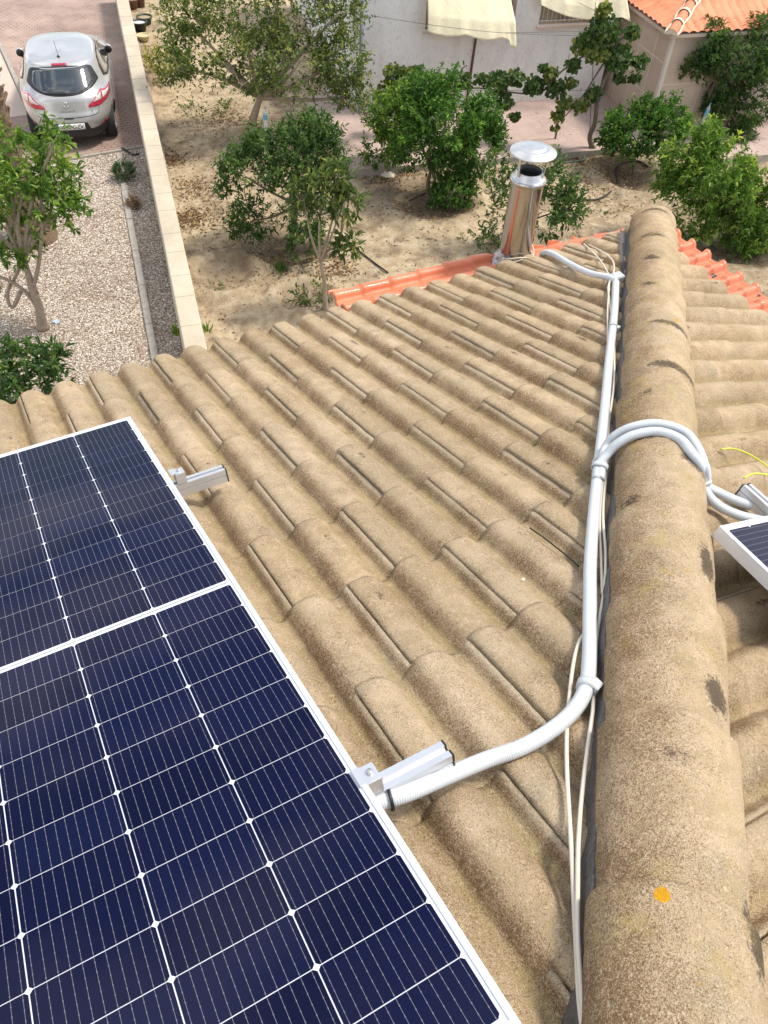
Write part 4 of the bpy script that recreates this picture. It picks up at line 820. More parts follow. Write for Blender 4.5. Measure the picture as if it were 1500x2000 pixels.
def plant(name, base, trunk, blobs, ncl, mat, leaf=(.075, .032), per=11, shoot=.16, upb=.5, label='', cat='tree', group=None, bark='bark', r0=.05, hole=.42, droop=0., limbs=26, top_tint=0., density_noise=2.6, subs=None, tmul=1.):
    """trunk: list of points (m, from base); blobs: (centre offset, radii, weight)"""
    base = np.asarray(base, float); base = np.array([base[0], base[1], ZG if base[2] > ZG+1e9 else base[2]]); tr = base+np.asarray(trunk, float)
    root = empty(name, base, label, cat, group)
    ws = np.array([q[2] for q in blobs], float); ws /= ws.sum(); cen = []; 
    while len(cen) < ncl:
        k = rng.choice(len(blobs), p=ws); c, r_, _ = blobs[k]; d = unit(1)[0]; rad = rng.uniform(.25, 1)**.42
        q = np.asarray(c)+d*np.asarray(r_)*rad
        if vnoise(np.array([q+base]), density_noise, 11)[0]+.5 < hole*rng.uniform(.75, 1.15): continue
        if q[2] < min(.12, c[2]*.4): continue
        if rng.random() < .10: q = q+d*rng.uniform(.02, .16)*np.asarray(r_).mean()/.5
        cen.append((q, (q-np.asarray(c))/np.asarray(r_), k))
    B = []; Dd = []; Uu = []; Ln = []; Wd = []; Ti = []
    for (q, nd, k) in cen:
        sh = nd*.8+np.array([0, 0, upb])+unit(1)[0]*.55; sh /= np.linalg.norm(sh); L = shoot*rng.uniform(.6, 1.4); ct = rng.normal(0, .12)+(.30 if rng.random() < .16 else 0); m_ = max(3, int(per*rng.uniform(.6, 1.3)))
        s = np.linspace(0, 1, m_); pos = base+q+sh*(s*L)[:, None]+np.array([0, 0, -1.])*(droop*s**2*L)[:, None]
        dd = unit(m_)*1.0+sh*.75+np.array([0, 0, -.15-droop]); B.append(pos); Dd.append(dd); Uu.append(np.tile([0, 0, 1.], (m_, 1))+unit(m_)*.5)
        sz = rng.uniform(.55, 1.3, m_)*rng.uniform(.85, 1.15); Ln.append(leaf[0]*sz); Wd.append(leaf[1]*sz); Ti.append(np.clip(.36+ct+rng.normal(0, .15, m_)+top_tint*(s-.3)+.10*nd[2], 0, .97)*tmul)
    V, F, T_ = leaves(np.vstack(B), np.vstack(Dd), np.vstack(Uu), np.concatenate(Ln), np.concatenate(Wd), np.concatenate(Ti))
    me = raw_mesh('crown', V-base, F, M[mat], smooth=False); fattr(me, 'tint', T_); link('crown', me, root)
    b = MB(); S = spline(tr, .06); k = np.linspace(0, 1, len(S)); nz_ = vnoise(S, 6, 2)[:, None]*.02; b.tube(S+nz_, r0*(1-.5*k)+r0*.35*np.exp(-k*12), 10)
    tips = []
    for i, (c, r_, _) in enumerate(blobs):
        c = base+np.asarray(c); mid = (tr[-1]+c)/2+unit(1)[0]*.08; S = spline([tr[-1], mid, c], .08); b.tube(S, r0*.5*np.linspace(1, .35, len(S)), 7); tips.append(c)
    idx = rng.choice(len(cen), min(limbs, len(cen)), replace=False); t0_ = tr[-1]
    nodes = [t0_]+[t0_+(c-t0_)*f_ for c in tips for f_ in (.5, .8, 1.)]
    for e in sorted([base+cen[i][0] for i in idx], key=lambda q: np.linalg.norm(q-t0_)):
        A_ = np.array(nodes); dd_ = np.linalg.norm(A_-e, axis=1)+.35*np.linalg.norm(A_-t0_, axis=1); a_n = A_[int(np.argmin(dd_))]
        L_ = np.linalg.norm(e-a_n); mid = (a_n+e)/2+unit(1)[0]*.16*L_-np.array([0, 0, .08*L_]); S = spline([a_n, mid, e], .07); b.tube(S, max(.006, r0*.22*min(1, L_*1.2))*np.linspace(1, .35, len(S)), 5, cap=False); nodes += [mid, e]
    b.build('trunk', M[bark], root, base); return root, cen, base
def gz(px, py): 
    q = G(px, py); q[2] = soilz(q[0], q[1])-.03; return q
def ontree(px, py, base):                      # point on the camera-facing vertical plane through a trunk
    n_ = AF.copy(); n_[2] = 0; n_ /= np.linalg.norm(n_); return onplane(px, py, base, n_)
def off(px, py, base, back=0.):
    n_ = AF.copy(); n_[2] = 0; n_ /= np.linalg.norm(n_); return ontree(px, py, base)-base+n_*back
# 1 pear tree with bare twigs and yellowing leaves
bp = gz(495, 278); o = lambda x, y, bk=0.: off(x, y, bp, bk)
plant('pear_tree', bp, [(0, 0, 0), o(493, 240), o(500, 215), o(508, 190)], [(o(400, 110, .2), (.75, .8, .55), 1.3), (o(350, 60, .6), (.5, .6, .5), .7), (o(480, 120, -.1), (.75, .7, .5), 1.3), (o(470, 40, .6), (.9, .8, .6), 1.4), (o(580, 130, 0), (.75, .7, .5), 1.1), (o(590, 60, .5), (.8, .7, .6), 1.1), (o(665, 120, .2), (.5, .55, .5), .9), (o(690, 190, 0), (.38, .4, .25), .45), (o(660, 40, .5), (.4, .5, .5), .6), (o(340, 140, .3), (.45, .4, .3), .45), (o(540, -40, .8), (1.3, .8, .5), 1.0)],
      2900, 'pear', (.060, .037), 9, .20, .7, 'large pear tree with thin olive leaves and bare grey twigs', 'tree', None, 'pale_bark', .11, .45, .25, 170, .2)
# clump of yellow-green weeds at the wall
plant('weed_clump', gz(325, 150), [(0, 0, 0), (0, 0, .1)], [((0, 0, .3), (.42, .55, .3), 1)], 170, 'yellow', (.06, .03), 8, .14, .8, 'yellow green weeds growing against the wall, below the pear tree', 'plant', r0=.01, hole=.3, limbs=10)
plant('weed_clump', gz(400, 215), [(0, 0, 0), (0, 0, .06)], [((0, 0, .12), (.6, .35, .12), 1)], 60, 'pear', (.05, .03), 6, .1, .6, 'sparse weeds with reddish dry leaves under the pear tree', 'plant', r0=.008, hole=.3, limbs=6)
# 2 dark citrus near the middle left, 3 slim avocado in front of it
bc = gz(560, 485); o = lambda x, y, bk=0.: off(x, y, bc, bk)
plant('citrus_tree', bc, [(0, 0, 0), o(575, 440), o(580, 400)], [(o(540, 330, .1), (.75, .6, .50), 1.4), (o(590, 310, .2), (.55, .5, .42), 1.), (o(480, 345, 0), (.45, .42, .36), .8), (o(495, 425, -.1), (.35, .35, .28), .5), (o(640, 320, .3), (.28, .35, .32), .5), (o(600, 430, 0), (.5, .42, .35), .8), (o(520, 285, .3), (.3, .3, .2), .35), (o(610, 275, .3), (.3, .3, .2), .35)],
      1250, 'dark_citrus', (.075, .028), 11, .17, .55, 'dark green citrus tree between the wall and the young avocado tree', 'tree', 'citrus trees in the garden', r0=.055, hole=.40)
ba = gz(635, 606); o = lambda x, y, bk=0.: off(x, y, ba, bk)
plant('avocado_tree', ba, [(0, 0, 0), o(634, 560), o(626, 510)], [(o(628, 370, .1), (.30, .28, .18), 1.3), (o(672, 395, 0), (.26, .24, .18), .9), (o(590, 385, .1), (.2, .2, .16), .6), (o(682, 470, -.1), (.13, .13, .14), .35), (o(655, 345, .1), (.18, .18, .12), .5)],
      150, 'avocado', (.135, .034), 9, .10, .35, 'slim young avocado tree with long drooping leaves beside the roof edge', 'tree', None, 'pale_bark', .045, .25, .35, 30)
b = MB(); S = spline([ba+off(626, 515, ba), ba+off(640, 490, ba), ba+off(662, 478, ba), ba+off(668, 440, ba), ba+off(672, 400, ba)], .04); b.tube(S, .024*np.linspace(1, .5, len(S)), 8)
bo = bpy.data.objects['avocado_tree']; b.build('limb', M['pale_bark'], bo, ba)
plant('shrub', gz(600, 520), [(0, 0, 0), (0, 0, .15)], [((0, 0, .38), (.26, .26, .22), 1)], 70, 'dark_citrus', (.09, .03), 9, .12, .6, 'small dark shrub low behind the avocado trunk', 'shrub', r0=.015, hole=.3)
plant('shrub', gz(612, 590), [(0, 0, 0), (0, 0, .1)], [((0, 0, .22), (.28, .2, .15), 1)], 34, 'avocado', (.07, .028), 7, .14, .6, 'low sprouting shrub at the tile edge left of the avocado trunk', 'shrub', r0=.01, hole=.2)
# 4, 5 bright orange trees in front of the white wall
bo_ = gz(840, 395); o = lambda x, y, bk=0.: off(x, y, bo_, bk)
plant('orange_tree', bo_, [(0, 0, 0), o(836, 360), o(842, 330)], [(o(870, 250, .1), (.75, .7, .55), 1.7), (o(820, 290, 0), (.55, .5, .40), .9), (o(930, 300, .2), (.40, .5, .45), .9), (o(885, 370, -.1), (.38, .35, .30), .6), (o(835, 195, .3), (.30, .35, .24), .4), (o(940, 225, .3), (.28, .35, .25), .4), (o(965, 265, .2), (.12, .15, .2), .1), (o(885, 175, .3), (.10, .12, .16), .07), (o(800, 215, .2), (.10, .12, .14), .06), (o(880, 405, -.1), (.16, .18, .14), .15)],
      1750, 'citrus', (.080, .032), 11, .17, .5, 'round bright green orange tree in the middle of the garden', 'tree', 'citrus trees in the garden', r0=.055, hole=.45)
b5 = gz(757, 338); o = lambda x, y, bk=0.: off(x, y, b5, bk)
plant('orange_tree', b5, [(0, 0, 0), o(757, 310), o(760, 290)], [(o(775, 235, .1), (.50, .45, .40), 1.4), (o(750, 290, 0), (.34, .34, .22), .7), (o(800, 205, .3), (.32, .32, .28), .6), (o(730, 300, 0), (.2, .2, .2), .3)],
      620, 'bright', (.080, .033), 11, .16, .5, 'lighter orange tree with a pale painted foot beside the terrace edge', 'tree', 'citrus trees in the garden', 'pale_bark', .035, .36)
b = MB(); b.lathe(b5, [(.17, .0), (.15, .05), (.07, .10), (.045, .12)], 20); b.build('painted_foot', simple('whitewash', (.72, .64, .52), .9, var=.2), bpy.data.objects['orange_tree.001'], b5)
# 7 bush on the right, 8 tall tree at the annex, 9 big shrub, 10 shrub behind the flue
b7 = gz(1240, 338); o = lambda x, y, bk=0.: off(x, y, b7, bk)
plant('citrus_bush', b7, [(0, 0, 0), o(1238, 320), o(1240, 305)], [(o(1235, 265, .1), (.55, .55, .40), 1.5), (o(1300, 255, .1), (.42, .45, .34), 1.), (o(1270, 225, .2), (.2, .2, .2), .35), (o(1325, 225, .3), (.15, .2, .2), .2), (o(1200, 260, 0), (.25, .3, .3), .5)],
      800, 'citrus', (.082, .034), 11, .16, .5, 'compact citrus bush between the vine trunk and the beige annex', 'bush', 'citrus trees in the garden', r0=.04, hole=.36)
b8 = G(1392, 268, .0); b8[2] = ZG-.02; o = lambda x, y, bk=0.: off(x, y, b8, bk)
plant('citrus_tree', b8, [(0, 0, 0), o(1386, 225), o(1385, 190), o(1398, 160)], [(o(1440, 120, .1), (.65, .6, .55), 1.6), (o(1380, 90, 0), (.26, .3, .42), .7), (o(1350, 120, -.1), (.12, .2, .22), .25), (o(1480, 200, .1), (.45, .5, .5), 1.1), (o(1400, 205, 0), (.22, .25, .25), .4), (o(1500, 90, .2), (.5, .5, .5), .9), (o(1445, 255, -.2), (.25, .25, .2), .35)],
      1300, 'dark_citrus', (.085, .034), 11, .17, .4, 'tall dark citrus tree against the beige annex with a hanging bottle', 'tree', 'citrus trees in the garden', 'bark', .075, .42)
b9 = gz(1430, 480); o = lambda x, y, bk=0.: off(x, y, b9, bk)
plant('citrus_tree', b9, [(0, 0, 0), o(1432, 450), o(1430, 420)], [(o(1400, 350, .1), (.70, .7, .5), 1.6), (o(1480, 380, 0), (.55, .6, .5), 1.3), (o(1340, 330, .1), (.38, .4, .36), .8), (o(1310, 370, 0), (.22, .25, .2), .3), (o(1360, 430, 0), (.35, .4, .3), .6), (o(1455, 450, -.1), (.45, .4, .35), .8), (o(1375, 290, .3), (.28, .3, .25), .5), (o(1520, 430, 0), (.5, .5, .5), .8)],
      1900, 'bright', (.085, .034), 11, .17, .5, 'wide bright green citrus tree at the right edge above the orange tiles', 'tree', 'citrus trees in the garden', r0=.06, hole=.43)
b10 = gz(1015, 500); o = lambda x, y, bk=0.: off(x, y, b10, bk)
plant('citrus_bush', b10, [(0, 0, 0), o(1015, 470), o(1018, 440)], [(o(1060, 420, .1), (.50, .45, .32), 1.), (o(1080, 380, .2), (.32, .35, .3), .7), (o(985, 400, 0), (.40, .42, .36), 1.), (o(1110, 410, 0), (.25, .25, .22), .5), (o(960, 470, 0), (.22, .25, .25), .4), (o(975, 345, .3), (.25, .25, .2), .4), (o(1075, 345, .3), (.2, .2, .2), .3)],
      480, 'dark_citrus', (.078, .032), 10, .17, .5, 'loose citrus bush behind the steel flue', 'bush', 'citrus trees in the garden', r0=.04, hole=.42)
# 11 citrus on the gravel, 12 shrub at the lower left
b11 = G(84, 642, .01); o = lambda x, y, bk=0.: off(x, y, b11, bk)
r11, cen, _ = plant('citrus_tree', b11, [(0, 0, 0), o(76, 600), o(62, 560), o(45, 500)], [(o(40, 380, .1), (.62, .6, .5), 1.5), (o(105, 368, .2), (.28, .35, .24), .7), (o(10, 335, .3), (.32, .4, .34), .7), (o(128, 405, .1), (.20, .25, .16), .35), (o(108, 270, .1), (.09, .1, .14), .1), (o(-40, 420, .1), (.5, .5, .5), .9), (o(30, 495, 0), (.26, .2, .10), .28), (o(75, 573, 0), (.12, .12, .05), .10), (o(10, 580, 0), (.10, .12, .1), .12), (o(88, 292, .2), (.10, .15, .09), .1)],
      500, 'bright', (.086, .034), 11, .16, .5, 'leaning citrus tree standing on the gravel at the left edge', 'tree', None, 'pale_bark', .075, .47)
b = MB()
for P_x in ([(80, 610), (50, 570), (10, 545), (-60, 520)], [(62, 570), (75, 520), (82, 450), (85, 400)], [(40, 570), (25, 600), (15, 585), (20, 540)], [(45, 505), (20, 460), (10, 420)]):
    S = spline([b11+off(x, y, b11) for x, y in P_x], .05); b.tube(S, .035*np.linspace(1, .45, len(S)), 8)
b.build('limb', M['pale_bark'], r11, b11)
b12 = G(50, 800, .0); o = lambda x, y, bk=0.: off(x, y, b12, bk)
plant('citrus_bush', b12, [(0, 0, 0), (0, 0, .4)], [(o(40, 725, 0), (.42, .4, .22), 1.4), (o(100, 700, 0), (.10, .14, .14), .35), (o(-20, 730, 0), (.35, .35, .2), .8), (o(70, 780, 0), (.4, .4, .25), .6)], 200, 'dark_citrus', (.10, .036), 11, .16, .7, 'dark citrus bush poking up behind the roof edge at the lower left', 'bush', r0=.03, hole=.25)
# small tufts
plant('low_bush', G(245, 350, .01), [(0, 0, 0), (0, 0, .08)], [((0, 0, .14), (.21, .2, .14), 1)], 260, 'dark_citrus', (.030, .010), 14, .09, .9, 'small dark feathery bush on the gravel beside the kerb', 'bush', r0=.008, hole=.1, tmul=.5)
plant('dead_tuft', G(262, 405, .01), [(0, 0, 0), (0, 0, .04)], [((0, 0, .06), (.12, .12, .07), 1)], 80, 'dry', (.035, .008), 12, .09, .9, 'small dead brown tuft beside the gravel kerb', 'plant', r0=.006, hole=.1, tmul=.6)
for (px, py, lab, ex) in ((348, 668, 'bright green grass tuft at the gravel side of the wall end', 0), (405, 662, 'bright green grass tuft at the garden side of the wall end', 0), (548, 530, 'small fuzzy green weed in the shade of the dark citrus tree', 1)):
    q = G(px, py, .02); n_ = 26 if not ex else 120; bs = q+np.array([0, 0, .12-.1*ex])+rng.normal(0, .025+.03*ex, (n_, 3))*np.array([1, 1, .2]); V, F, T_ = leaves(bs*np.array([1, 1, 1.]), unit(n_)*.5+np.array([0, 0, 1.]), unit(n_), rng.uniform(.10, .26, n_)*(1-.4*ex), np.full(n_, .014), rng.uniform(.4, 1, n_)); me = raw_mesh('blades', V-q, F, M['bright' if not ex else 'dark_citrus'], smooth=False); fattr(me, 'tint', T_); ob = link('grass_tuft', me); ob.location = [float(c) for c in q]; tag(ob, lab, 'grass tuft')

# grape vine on wires
bv = gz(1167, 300); o = lambda x, y, bk=0.: off(x, y, bv, bk)
vn = empty('grape_vine', bv, 'gnarled grape vine with long canes trained in front of the white wall', 'vine')
b = MB(); S = spline([bv, bv+o(1152, 270), bv+o(1162, 240), bv+o(1168, 190), bv+o(1185, 150), bv+o(1203, 120), bv+o(1200, 90)], .05); k = np.linspace(0, 1, len(S)); b.tube(S+vnoise(S, 7, 1)[:, None]*.03, .058-.026*k, 9); b.build('trunk', M['bark'], vn, bv)
def vpt(px, py): return bv+o(px, py)
canes = [[(1200, 95), (1160, 100), (1120, 122), (1085, 150), (1060, 178), (1030, 183), (980, 178), (930, 172), (880, 178), (830, 180), (780, 175), (740, 165)], [(1195, 100), (1165, 145), (1140, 185), (1110, 220), (1085, 245)], [(1200, 95), (1225, 110), (1250, 130)], [(1195, 95), (1180, 50), (1178, 15)], [(1195, 95), (1222, 70), (1250, 65)]]
b = MB(); SP = []
for c in canes:
    S = spline([vpt(*q) for q in c], .06); b.tube(S, .021*np.linspace(1, .45, len(S)), 7); SP.append(S)
b.build('cane', M['bark'], vn, bv)
vb = [(1180, 60, .35, 90), (1165, 90, .32, 80), (1210, 110, .30, 60), (1235, 60, .16, 26), (1178, 15, .14, 22), (1130, 90, .16, 22), (1150, 75, .22, 34), (1120, 125, .15, 18), (1075, 140, .15, 22), (1060, 130, .12, 10), (1045, 165, .22, 34), (1085, 170, .22, 32), (1100, 200, .18, 22), (1115, 160, .12, 12), (1135, 205, .16, 22), (1160, 180, .18, 26), (1090, 225, .14, 16), (1085, 248, .06, 5), (1250, 120, .15, 22), (1240, 150, .10, 12), (1210, 150, .12, 12), (1010, 150, .20, 26), (970, 160, .26, 50), (985, 195, .20, 28), (1005, 225, .12, 12), (940, 150, .14, 14), (905, 155, .2, 26), (940, 195, .12, 10), (865, 170, .22, 30), (840, 180, .2, 24), (830, 150, .10, 6), (800, 140, .14, 14), (775, 150, .24, 40), (755, 170, .2, 26), (765, 135, .16, 14), (740, 190, .14, 12), (870, 205, .2, 20), (815, 132, .10, 8)]
B = []; Dd = []; Uu = []; Ln = []; Ti = []
for (px, py, rr_, n_) in vb:
    n_ = int(n_*3.6); c = vpt(px, py)+np.array([0, 0, 0]); B.append(c+unit(n_)*rng.uniform(.2, 1, (n_, 1))**.5*np.array([rr_, rr_*.9, rr_*.85])); Dd.append(unit(n_)*.7+np.array([0, 0, -.6])-NW*-.2); Uu.append(unit(n_)*.6+NW*.8+UPV*.6); Ln.append(rng.uniform(.06, .12, n_)); Ti.append(np.clip(rng.normal(.36 if rng.random() < .75 else .72, .16, n_), 0, .98))
Ln = np.concatenate(Ln); V, F, T_ = leaves(np.vstack(B), np.vstack(Dd), np.vstack(Uu), Ln, Ln*1.0, np.concatenate(Ti)); me = raw_mesh('foliage', V-bv, F, M['vine'], smooth=False); fattr(me, 'tint', T_); link('foliage', me, vn)
b = MB(); b.tube([vpt(740, 168), vpt(930, 176), vpt(1100, 178), vpt(1160, 175)], .004, 5); tag(b.build('trellis_wire', M['wire'], None, bv), 'thin horizontal wire carrying the grape vine canes', 'wire')

# palm trunk behind the left citrus
pbse = G(66, 465, .0); pm = empty('palm_tree', pbse, 'brown palm trunk with rough cut frond stubs at the left edge', 'palm tree')
M['palm'] = simple('palm_fibre', (.20, .135, .085), .95, var=.5, scale=22, bump=1.); M['palm_cut'] = simple('palm_cut', (.24, .165, .105), .9, var=.3, scale=30)
b = MB(); b2 = MB(); hgt = 3.1
b.lathe(pbse, [(.42, -.05), (.40, .12), (.30, .3), (.24, .6), (.21, 1.2), (.20, 2.2), (.19, hgt)], 20)
for i in range(120):
    h = .12+hgt*.95*i/120; a = i*2.399; r_ = np.interp(h, [0, .3, .6, 1.2, 3], [.40, .30, .235, .205, .19]); ra = np.array([math.cos(a), math.sin(a), 0]); ta = np.array([-math.sin(a), math.cos(a), 0]); c = pbse+ra*(r_-.03)+UPV*h
    tgt = b2 if i % 3 else b2
    wv = .075*rng.uniform(.7, 1.1); tl = .07+rng.uniform(0, .07); e = c+ra*tl+UPV*(.10+rng.uniform(-.02, .03)); th_ = UPV*.028
    b2.hexa([c-ta*wv-th_, c+ta*wv-th_, c+ta*wv+th_, c-ta*wv+th_, e-ta*wv*.5-th_*.6, e+ta*wv*.5-th_*.6, e+ta*wv*.45+th_*.6, e-ta*wv*.45+th_*.6])
b.build('trunk', M['palm'], pm, pbse); b2.build('frond_stub', M['palm_cut'], pm, pbse)
b = MB()
fV = []; 
for k in range(15):
    a = k*2*math.pi/15+.2; ra = np.array([math.cos(a), math.sin(a), 0]); lf = 1.5 if k % 2 else 1.2; P_f = [pbse+UPV*hgt+ra*.05, pbse+UPV*(hgt+.7)+ra*.5*lf, pbse+UPV*(hgt+.75)+ra*1.0*lf, pbse+UPV*(hgt+.3)+ra*1.45*lf]
    if (P_f[-1]-pbse)@np.array([1, -.45, 0]) > .35: continue
    S = spline(P_f, .1); b.tube(S, .016*np.linspace(1, .3, len(S)), 5, cap=False)
    ta = np.array([-ra[1], ra[0], 0])
    for i in range(3, len(S), 1):
        for sg in (-1, 1):
            e = S[i]+ta*sg*.34*(1-i/len(S)*.5)+(S[i]-S[i-1])*1.2-UPV*.08; dn = (S[i]-S[i-1]); dn /= np.linalg.norm(dn); fV.append((S[i], e, dn*.013))
VV = []; 
for A, E_, dn in fV: VV += [A-dn, A+dn, E_+dn*.3, E_-dn*.3]
b.add(VV, [(4*i, 4*i+1, 4*i+2, 4*i+3) for i in range(len(fV))])
b.build('fronds', M['dark_citrus'], pm, pbse); fattr(pm.children[-1].data, 'tint', np.full(len(pm.children[-1].data.vertices), .4))

# fallen leaves and crumbs of soil
n_ = 8500; xs = []; 
hot = [(G(*q), r_) for q, r_ in (((330, 310), .35), ((372, 430), .3), ((440, 235), .6), ((1120, 305), .4), ((1230, 330), .8), ((1390, 470), .9), ((560, 520), .8), ((650, 520), .4), ((840, 400), .9), ((1150, 370), .8), ((760, 345), .5), ((450, 430), .8), ((380, 370), .5))]
B = []
while len(B) < n_:
    if rng.random() < .72: c, r_ = hot[rng.integers(len(hot))]; x, y = c[0]+rng.normal(0, r_*.6), c[1]+rng.normal(0, r_*.6)
    else: x, y = rng.uniform(2.2, 15), rng.uniform(4.6, 17)
    if (x-wl0[0])*WN[0]+(y-wl0[1])*WN[1] < Wt+.03 or not (-1 < x < 17.5 and 2.6 < y < 23): continue
    B.append((x, y, soilz(x, y)+.012))
B = np.array(B); V, F, T_ = leaves(B, unit(n_)*np.array([1, 1, .15]), np.tile([0, 0, 1.], (n_, 1))+unit(n_)*.35, rng.uniform(.025, .075, n_), rng.uniform(.012, .03, n_), rng.random(n_)**1.6)
me = raw_mesh('leaf_litter', V, F, M['dry'], smooth=False); fattr(me, 'tint', T_); tag(link('leaf_litter', me), 'dry brown fallen leaves scattered over the garden soil', 'leaf litter', kind='stuff')
t = NT('clod'); M['clod'] = t.fin(t.mix(t.attr('tint'), (.18, .12, .08), (.52, .41, .28)), .95)
def sgen():
    while True:
        x, y = rng.uniform(1.5, 15), rng.uniform(4.6, 17)
        if (x-wl0[0])*WN[0]+(y-wl0[1])*WN[1] > Wt+.03: return x, y
stones(7000, sgen, soilz, .006, .022, M['clod'], 'soil_clods', 'small clods and pebbles strewn over the garden soil')
n_ = 260; B = np.array([(lambda q: (q[0], q[1], ZG+.035))(ggen()) for _ in range(n_)]); V, F, T_ = leaves(B, unit(n_)*np.array([1, 1, .15]), np.tile([0, 0, 1.], (n_, 1))+unit(n_)*.35, rng.uniform(.03, .06, n_), rng.uniform(.015, .03, n_), rng.random(n_))
me = raw_mesh('gravel_leaves', V, F, M['dry'], smooth=False); fattr(me, 'tint', T_); tag(link('gravel_leaves', me), 'a few dry leaves scattered on the pale gravel', 'leaf litter', kind='stuff')
for k, (px, py, lab) in enumerate(((420, 560, 'tiny weed on bare soil right of the wall, near the tiles'), (470, 470, 'tiny weed on bare soil left of the dark citrus tree'), (905, 470, 'tiny weed on the sand left of the flue'), (1180, 420, 'tiny weed on the sand near the ridge end'))):
    plant('weed', gz(px, py), [(0, 0, 0), (0, 0, .03)], [((0, 0, .06), (.09, .09, .05), 1)], 9, 'pear', (.04, .016), 7, .06, .8, lab, 'weed', r0=.004, hole=.1, limbs=2)
b = MB()
for k in range(70):
    q = G(rng.uniform(300, 1250), rng.uniform(170, 560), 0); 
    if (q-wl0)@WN < Wt+.1 or q[0] > 17 or q[1] < 3: continue
    a = rng.uniform(0, 3.14); L = rng.uniform(.06, .28); z_ = soilz(q[0], q[1])+.012; p0 = np.array([q[0], q[1], z_]); dd = np.array([math.cos(a), math.sin(a), 0])*L; b.tube([p0, p0+dd*.5+np.array([-dd[1], dd[0], 0])*.12, p0+dd], .005, 5)
tag(b.build('dry_twigs', M['bark']), 'dry twigs scattered over the sandy garden soil', 'twigs', kind='stuff')
# hoses
def gh(L, dz=.02): return [(lambda q: np.array([q[0], q[1], soilz(q[0], q[1])+dz]))(G(*p)) for p in L]
M['hose'] = simple('black_hose', (.02, .02, .022), .5, var=.2); M['ghose'] = simple('green_hose', (.13, .25, .20), .5, var=.3)
cable('hose', gh([(1020, 372), (1090, 386), (1130, 391), (1165, 391), (1190, 378), (1205, 360), (1203, 335), (1215, 322), (1245, 321), (1265, 330)], .03), .016, 'hose', 'black irrigation hose curling to the bush right of the flue', 'hose', step=.05)
cable('hose', gh([(1095, 318), (1115, 316), (1135, 314), (1143, 308), (1138, 303), (1150, 300), (1160, 296)], .02), .014, 'ghose', 'pale green hose lying at the foot of the vine trunk', 'hose', step=.04)
cable('hose', gh([(655, 452), (690, 482), (725, 510), (758, 533)], .02), .014, 'hose', 'straight black hose on the sand right of the avocado tree', 'hose', step=.05)
cable('hose', gh([(590, 540), (594, 560), (597, 590), (600, 612)], .02), .014, 'hose', 'black hose on the soil left of the avocado trunk', 'hose', step=.05)
cable('hose', gh([(800, 392), (815, 383), (835, 378), (860, 382)], .02), .010, 'hose', 'thin black drip hose under the round orange tree', 'hose', step=.05)
cable('hose', [G(238, 290, .05), G(248, 294, .05), G(258, 302, .04), G(272, 300, .04)], .018, 'hose', 'short black hose end at the driveway edge beside the wall', 'hose', step=.05)
# bottles hung in trees
t = NT('clear_plastic'); M['pet'] = t.fin((.75, .82, .86), .12, None, Alpha=.45); M['label'] = simple('blue_label', (.12, .40, .60), .4)
def bottle(px0, py0, px1, py1, base, label, group='plastic bottles hung in the trees'):
    A = base+off(px0, py0, base, -.25); B_ = base+off(px1, py1, base, -.25); d = B_-A; L = np.linalg.norm(d); r = empty('bottle', A, label, 'bottle', group); b = MB()
    b.lathe(A, [(.012, .02), (.014, .05), (.042, .10), (.043, L*.6), (.040, L*.62), (.043, L*.66), (.042, L-.02), (.030, L), (0, L-.01)], 20, axis=d); b.build('shell', M['pet'], r, A)
    b = MB(); b.lathe(A, [(0, 0), (.016, 0), (.016, .025), (.012, .025)], 16, axis=d); b.build('bottle_cap', M['label'], r, A)
    b = MB(); b.lathe(A, [(.0442, .13), (.0442, .13+L*.22)], 20, axis=d); b.build('paper_band', M['label'], r, A)
bottle(521, 200, 523, 244, bp, 'clear plastic bottle with a blue cap hanging in the pear tree'); bottle(1383, 192, 1366, 235, b8, 'clear plastic bottle hanging in the tree by the beige annex')
b = MB(); A = gz(97, 640) if False else G(105, 632, .02); b.box(A, (.10, .02, 0), (-.02, .07, 0), (0, 0, .012)); b.box(A+np.array([.03, -.05, .0]), (.06, .03, 0), (-.03, .07, 0), (0, 0, .02)); tag(b.build('litter_scrap', simple('scrap_paper', (.45, .52, .58), .6, var=.4, scale=60), None, A, bevel=.004), 'crumpled blue and pale scrap on the gravel beside the leaning tree', 'litter')
# stub of cardboard-like palm scraps
for (px, py, a, lab) in ((372, 426, 1.2, 'pale dry palm sheath on the soil right of the wall'), (533, 487, -.4, 'pale dry stick in the shade of the dark citrus tree')):
    c = G(px, py, .03); V, F, T_ = leaves(np.array([c]), np.array([[math.cos(a), math.sin(a), .1]]), np.array([[0, 0, 1.]]), np.array([.26]), np.array([.05]), np.array([.9])); me = raw_mesh('dry_sheath', V-c, F, M['dry']); fattr(me, 'tint', T_); ob = link('dry_sheath', me); ob.location = [float(x) for x in c]; md = ob.modifiers.new('t', 'SOLIDIFY'); md.thickness = .006; tag(ob, lab, 'dry leaf')
